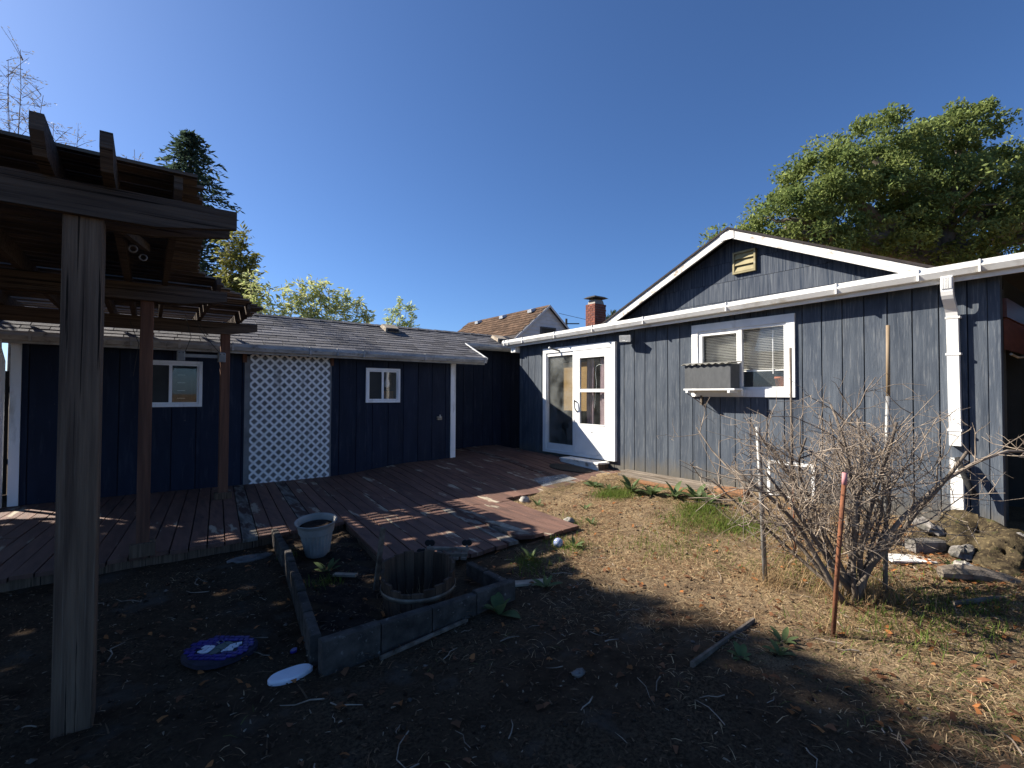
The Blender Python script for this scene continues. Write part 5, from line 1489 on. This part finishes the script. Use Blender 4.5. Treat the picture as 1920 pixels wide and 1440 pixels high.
thin_tree('willow_shrub', (4.7, 13.9, 0), [(4.5, 14.05, 4.3), (4.75, 13.85, 4.1), (5.0, 13.65, 3.75), (4.9, 13.7, 3.9), (4.4, 14.1, 4.0)], 'low pale willowy shrub fading down the shed ridge', 560, .16, gA, gB, .7, group='willowy shrubs behind the shed')
thin_tree('willow_sapling', (6.15, 14.05, 0), [(6.13, 14.05, 4.42), (5.95, 14.2, 4.15), (6.35, 13.9, 4.2), (6.45, 13.85, 3.9), (5.8, 14.3, 3.85)], 'slender sapling standing alone above the shed ridge', 520, .15, (.32, .40, .13), (.64, .68, .30), .55)
thin_tree('bare_birch', (-2.6, 16.9, 0), [(-2.9, 16.8, 9.6), (-2.3, 17.0, 9.1), (-2.6, 16.7, 9.9), (-3.2, 16.9, 9.4), (-2.0, 17.1, 8.5), (-1.6, 17.2, 8.3)], 'thin almost leafless tree rising behind the pergola', 420, .075, (.16, .14, .10), (.24, .22, .17), 1.3, .05, low=.6)
thin_tree('bare_birch', (-.2, 17.6, 0), [(-.33, 17.5, 8.4), (-.1, 17.6, 8.0), (-.5, 17.7, 8.2)], 'wispy sapling top just beside the tall fir', 140, .08, (.15, .14, .09), (.22, .21, .14), .9, .04, low=.7)
thin_tree('olive_shrub', (2.4, 19.5, 0), [(2.2, 19.6, 7.2), (2.6, 19.3, 7.0), (2.5, 19.4, 6.2), (2.1, 19.6, 6.4), (2.8, 19.2, 6.3), (2.4, 19.4, 5.6), (2.9, 19.2, 5.2), (2.2, 19.5, 5.2)], 'yellow-green leafy tree below the fir beside the pergola', 1200, .20, (.12, .13, .03), (.28, .27, .07), .95, .06)

def conifer(base, height, radius, label, seed):
    random.seed(seed)
    t_ = thing('fir_tree', base, label, 'tree', None)
    b = Vector(base); mb = MB()
    mb.tube([b, b + Vector((0, 0, height * .6)), b + Vector((0, 0, height))], [.28, .14, .02], 9); put('trunk', mb, TRUNK, t_, smooth=True)
    C_ = []; D_ = []; S_ = []
    z = height * .22
    while z < height - .1:
        f = (height - z) / (height * .78)
        nb = 11
        for k in range(nb):
            a = 6.2832 * (k + random.random()) / nb
            L_ = radius * min(1, f ** .55) * random.uniform(.62, 1.12) + .12
            dx, dy = math.cos(a), math.sin(a)
            m = int(6 + L_ * 13)
            for j in range(m):
                u = (j + random.random()) / m
                p = b + Vector((dx * L_ * u, dy * L_ * u, z + L_ * (.24 * u - .42 * u * u)))
                w_ = .32 * L_ * (1 - u) * .7 + .10
                off = random.uniform(-1, 1)
                p += Vector((-dy, dx, 0)) * off * w_
                C_.append(p + Vector((0, 0, random.gauss(-.04, .06)))); D_.append((dx * .8 - dy * off * .8, dy * .8 + dx * off * .8, random.uniform(-.45, .25))); S_.append(random.uniform(.22, .40))
        z += .27 + .10 * f
    for j in range(160):
        zz = height - random.random() * 1.2
        C_.append(b + Vector((random.gauss(0, .12), random.gauss(0, .12), zz))); D_.append((random.gauss(0, .5), random.gauss(0, .5), 1)); S_.append(.3)
    C_ = np.array([tuple(c) for c in C_]); D_ = np.array(D_); S_ = np.array(S_); n = len(C_)
    colr = np.array([.040, .062, .040]) * RNG.uniform(.6, 1.6, (n, 1))
    V, F, Cc = leaf_cloud(C_, S_, .30, colr, dirs=D_)
    c = put('crown', mesh_np('crown', V, F, Cc), LEAFV, t_); c['kind'] = 'stuff'
    return t_
conifer((1.35, 26.3, 0), 13.3, 3.8, 'tall dark fir behind the pergola', 3)
conifer((18.97, 16.9, 0), 5.75, 1.4, 'tip of a small distant fir showing over the gutter', 4)

# ------------------------------------------------------------------ neighbour's house, chimney, wire, fence
nb = thing('neighbor_house', (17.2, 24, 0), 'distant pale house with brown shingle roof and steep gable', 'house')
AX, AZ, YN, YF = 17.19, 6.29, 20.0, 28.15
SN = .83
mb = MB(); mb.prism([(14.9, YN, 0), (19.5, YN, 0), (19.5, YN, 4.35), (AX, YN, AZ - .06), (14.9, YN, 4.35)], (0, .1, 0)); put('gable_wall', mb, NEIGHW, nb)
mb = MB(); mb.box(14.9, 15.0, YN + .1, YF, 0, 4.3); mb.box(19.4, 19.5, YN + .1, YF, 0, 4.3); put('side_wall', mb, NEIGHW, nb)
zc = 3.5
while zc < 6.1:
    h0 = (AZ - .10 - zc) / SN; h1 = (AZ - .10 - min(zc + .2, AZ - .12)) / SN
    if h0 > .05:
        h0c = min(h0, 2.25); h1c = min(max(h1, .02), 2.25)
        for a0, a1, b0, b1 in ([(-h0c, h0c, -h1c, h1c)] if zc > 4.95 or zc < 4.3 else [(-h0c, -.62, -h1c, -.62), (.63, h0c, .63, h1c)]):
            mb = MB(); mb.hexa([(AX + a0, YN - .03, zc), (AX + a1, YN - .03, zc), (AX + a1, YN - .001, zc), (AX + a0, YN - .001, zc), (AX + b0, YN - .006, zc + .198), (AX + b1, YN - .006, zc + .198), (AX + b1, YN - .001, zc + .198), (AX + b0, YN - .001, zc + .198)])
            put('clapboard', mb, NEIGHW, nb)
    zc += .2
mb = MB(); frame4(mb, Wall((0, YN, 0), (1, 0, 0), (0, -1, 0)), 16.66, 17.72, 4.15, 5.12, .09, .0, .07); nw = put('window', mb, GREYBOX, nb)
mb = MB(); Wall((0, YN, 0), (1, 0, 0), (0, -1, 0)).box(mb, 16.75, 17.63, 4.24, 5.03, .01, .02); put('pane', mb, SCREEN, nw)
for s in (-1, 1):
    xe = AX + s * 2.75; ze = AZ - SN * 2.75
    mb = MB(); mb.hexa([(AX, YN - .18, AZ - .05), (xe, YN - .18, ze - .05), (xe, YF, ze - .05), (AX, YF, AZ - .05), (AX, YN - .18, AZ + .03), (xe, YN - .18, ze + .03), (xe, YF, ze + .03), (AX, YF, AZ + .03)]); rf = put('roof', mb, DARKROOF, nb)
    mb = MB(); mb.prism([(AX, YN - .20, AZ + .03), (xe, YN - .20, ze + .03), (xe, YN - .20, ze - .10), (AX, YN - .20, AZ - .10)], (0, .018, 0)); put('rake_board', mb, NEIGHW, nb)
    if s < 0: vis = rf
# shingle courses on the visible slope
ang = math.atan(SN); ca_, sa_ = math.cos(ang), math.sin(ang)
tab = MB(); tab.hexa([(0, 0, 0), (.29, 0, 0), (.29, .44, 0), (0, .44, 0), (0, 0, .004), (.29, 0, .03), (.29, .44, .03), (0, .44, .004)])
tab_m = tab.mesh('shingle'); tab_m.materials.append(SHINGLE_B)
rot_ = Matrix(((-ca_, 0, -sa_), (0, -1, 0), (-sa_, 0, ca_))).to_euler()
k = 0; u = .02
while u < 2.5:
    v_ = YN + .27 + (k % 2) * .22
    while v_ < YF:
        put('shingle', tab_m, None, vis, (AX - u * ca_, v_ + random.uniform(-.012, .012), AZ + .032 - u * sa_), rot_)
        v_ += .45
    u += .27; k += 1
for vy in (20.9, 23.6, 26.3):
    u = .42; px_, pz_ = AX - u * ca_, AZ - u * sa_ + .06
    mb = MB(); mb.hexa([(px_ - .22, vy - .18, pz_ - .10), (px_ + .12, vy - .18, pz_ + .04), (px_ + .12, vy + .18, pz_ + .04), (px_ - .22, vy + .18, pz_ - .10), (px_ - .24, vy - .16, pz_ + .06), (px_ + .06, vy - .16, pz_ + .16), (px_ + .06, vy + .16, pz_ + .16), (px_ - .24, vy + .16, pz_ + .06)])
    put('roof_vent', mb, ALUM, vis)

ch = thing('brick_chimney', (10.2, 9.85, 0), 'red brick chimney with a metal cap rising behind the house gutter', 'chimney')
CX0, CX1, CY0, CY1 = 10.04, 10.50, 9.66, 10.02
# seen edges: sunny flank at x0, shaded flank at y0
mb = MB(); mb.box(CX0 + .008, CX1 - .008, CY0 + .008, CY1 - .008, 0, 4.08); put('mortar_core', mb, MORTAR, ch)
bl_ = .098; z = 3.0; row = 0
bm1 = {}
while z < 4.05:
    off = (row % 2) * .075
    for face in ('y', 'x'):
        a0, a1 = (CX0, CX1) if face == 'y' else (CY0, CY1)
        p = a0 - off
        while p < a1 - .01:
            q0, q1 = max(p, a0), min(p + .142, a1)
            if q1 - q0 > .02:
                mb = MB()
                if face == 'y': mb.box(q0, q1, CY0, CY0 + .0079, z, z + .058)
                else: mb.box(CX0, CX0 + .0079, q0 + .0081, q1, z, z + .058)
                put('brick', mb, BRICKM, ch)
            p += .152
    z += .068; row += 1
mb = MB(); mb.hexa([(CX0 + .02, CY0 + .02, 4.0), (CX1 - .02, CY0 + .02, 4.0), (CX1 - .02, CY1 - .02, 4.0), (CX0 + .02, CY1 - .02, 4.0), (CX0 + .07, CY0 + .06, 4.20), (CX1 - .07, CY0 + .06, 4.20), (CX1 - .07, CY1 - .06, 4.20), (CX0 + .07, CY1 - .06, 4.20)]); put('crown_wash', mb, MORTAR, ch)
mb = MB(); mb.hexa([(CX0 - .05, CY0 - .05, 4.255), (CX1 + .05, CY0 - .05, 4.255), (CX1 + .05, CY1 + .05, 4.255), (CX0 - .05, CY1 + .05, 4.255), (CX0 + .03, CY0 + .03, 4.31), (CX1 - .03, CY0 + .03, 4.31), (CX1 - .03, CY1 - .03, 4.31), (CX0 + .03, CY1 - .03, 4.31)]); put('metal_cap', mb, WIREM, ch)
for qx in (CX0 + .09, CX1 - .09):
    for qy in (CY0 + .08, CY1 - .08):
        mb = MB(); mb.box(qx - .01, qx + .01, qy - .01, qy + .01, 4.19, 4.256); put('cap_leg', mb, WIREM, ch)

mb = MB(); a, b = Vector((17.95, 19.95, 5.95)), Vector((24.5, 13.0, 4.55))
mb.tube([a.lerp(b, t / 12) + Vector((0, 0, -.35 * math.sin(math.pi * t / 12))) for t in range(13)], .012, 5); tag(put('power_line', mb, WIREM), 'thin overhead wire running from the distant house past the chimney', 'wire')
up_ = thing('utility_pole', (20.46, 22.07, 0), 'small dark pole top beside the distant gable', 'pole')
mb = MB(); mb.tube([(20.46, 22.07, 0), (20.46, 22.07, 6.15)], .07, 8); put('pole_shaft', mb, WIREM, up_)
mb = MB(); mb.bar((20.3, 22.2, 5.85), (21.1, 21.6, 5.85), .06, .06); put('cross_arm', mb, WIREM, up_)

fn = thing('board_fence', (-3, 10.6, 0), 'dark board fence beyond the shed end', 'fence')
for k in range(20):
    x = -4.4 + k * .15
    mb = MB(); mb.box(x, x + .138, 10.6, 10.62, -.05, 1.85 + random.uniform(-.02, .02)); put('fence_board', mb, FENCEW, fn)
for z in (.4, 1.5):
    mb = MB(); mb.box(-4.4, -1.42, 10.621, 10.66, z, z + .09); put('fence_rail', mb, FENCEW, fn)
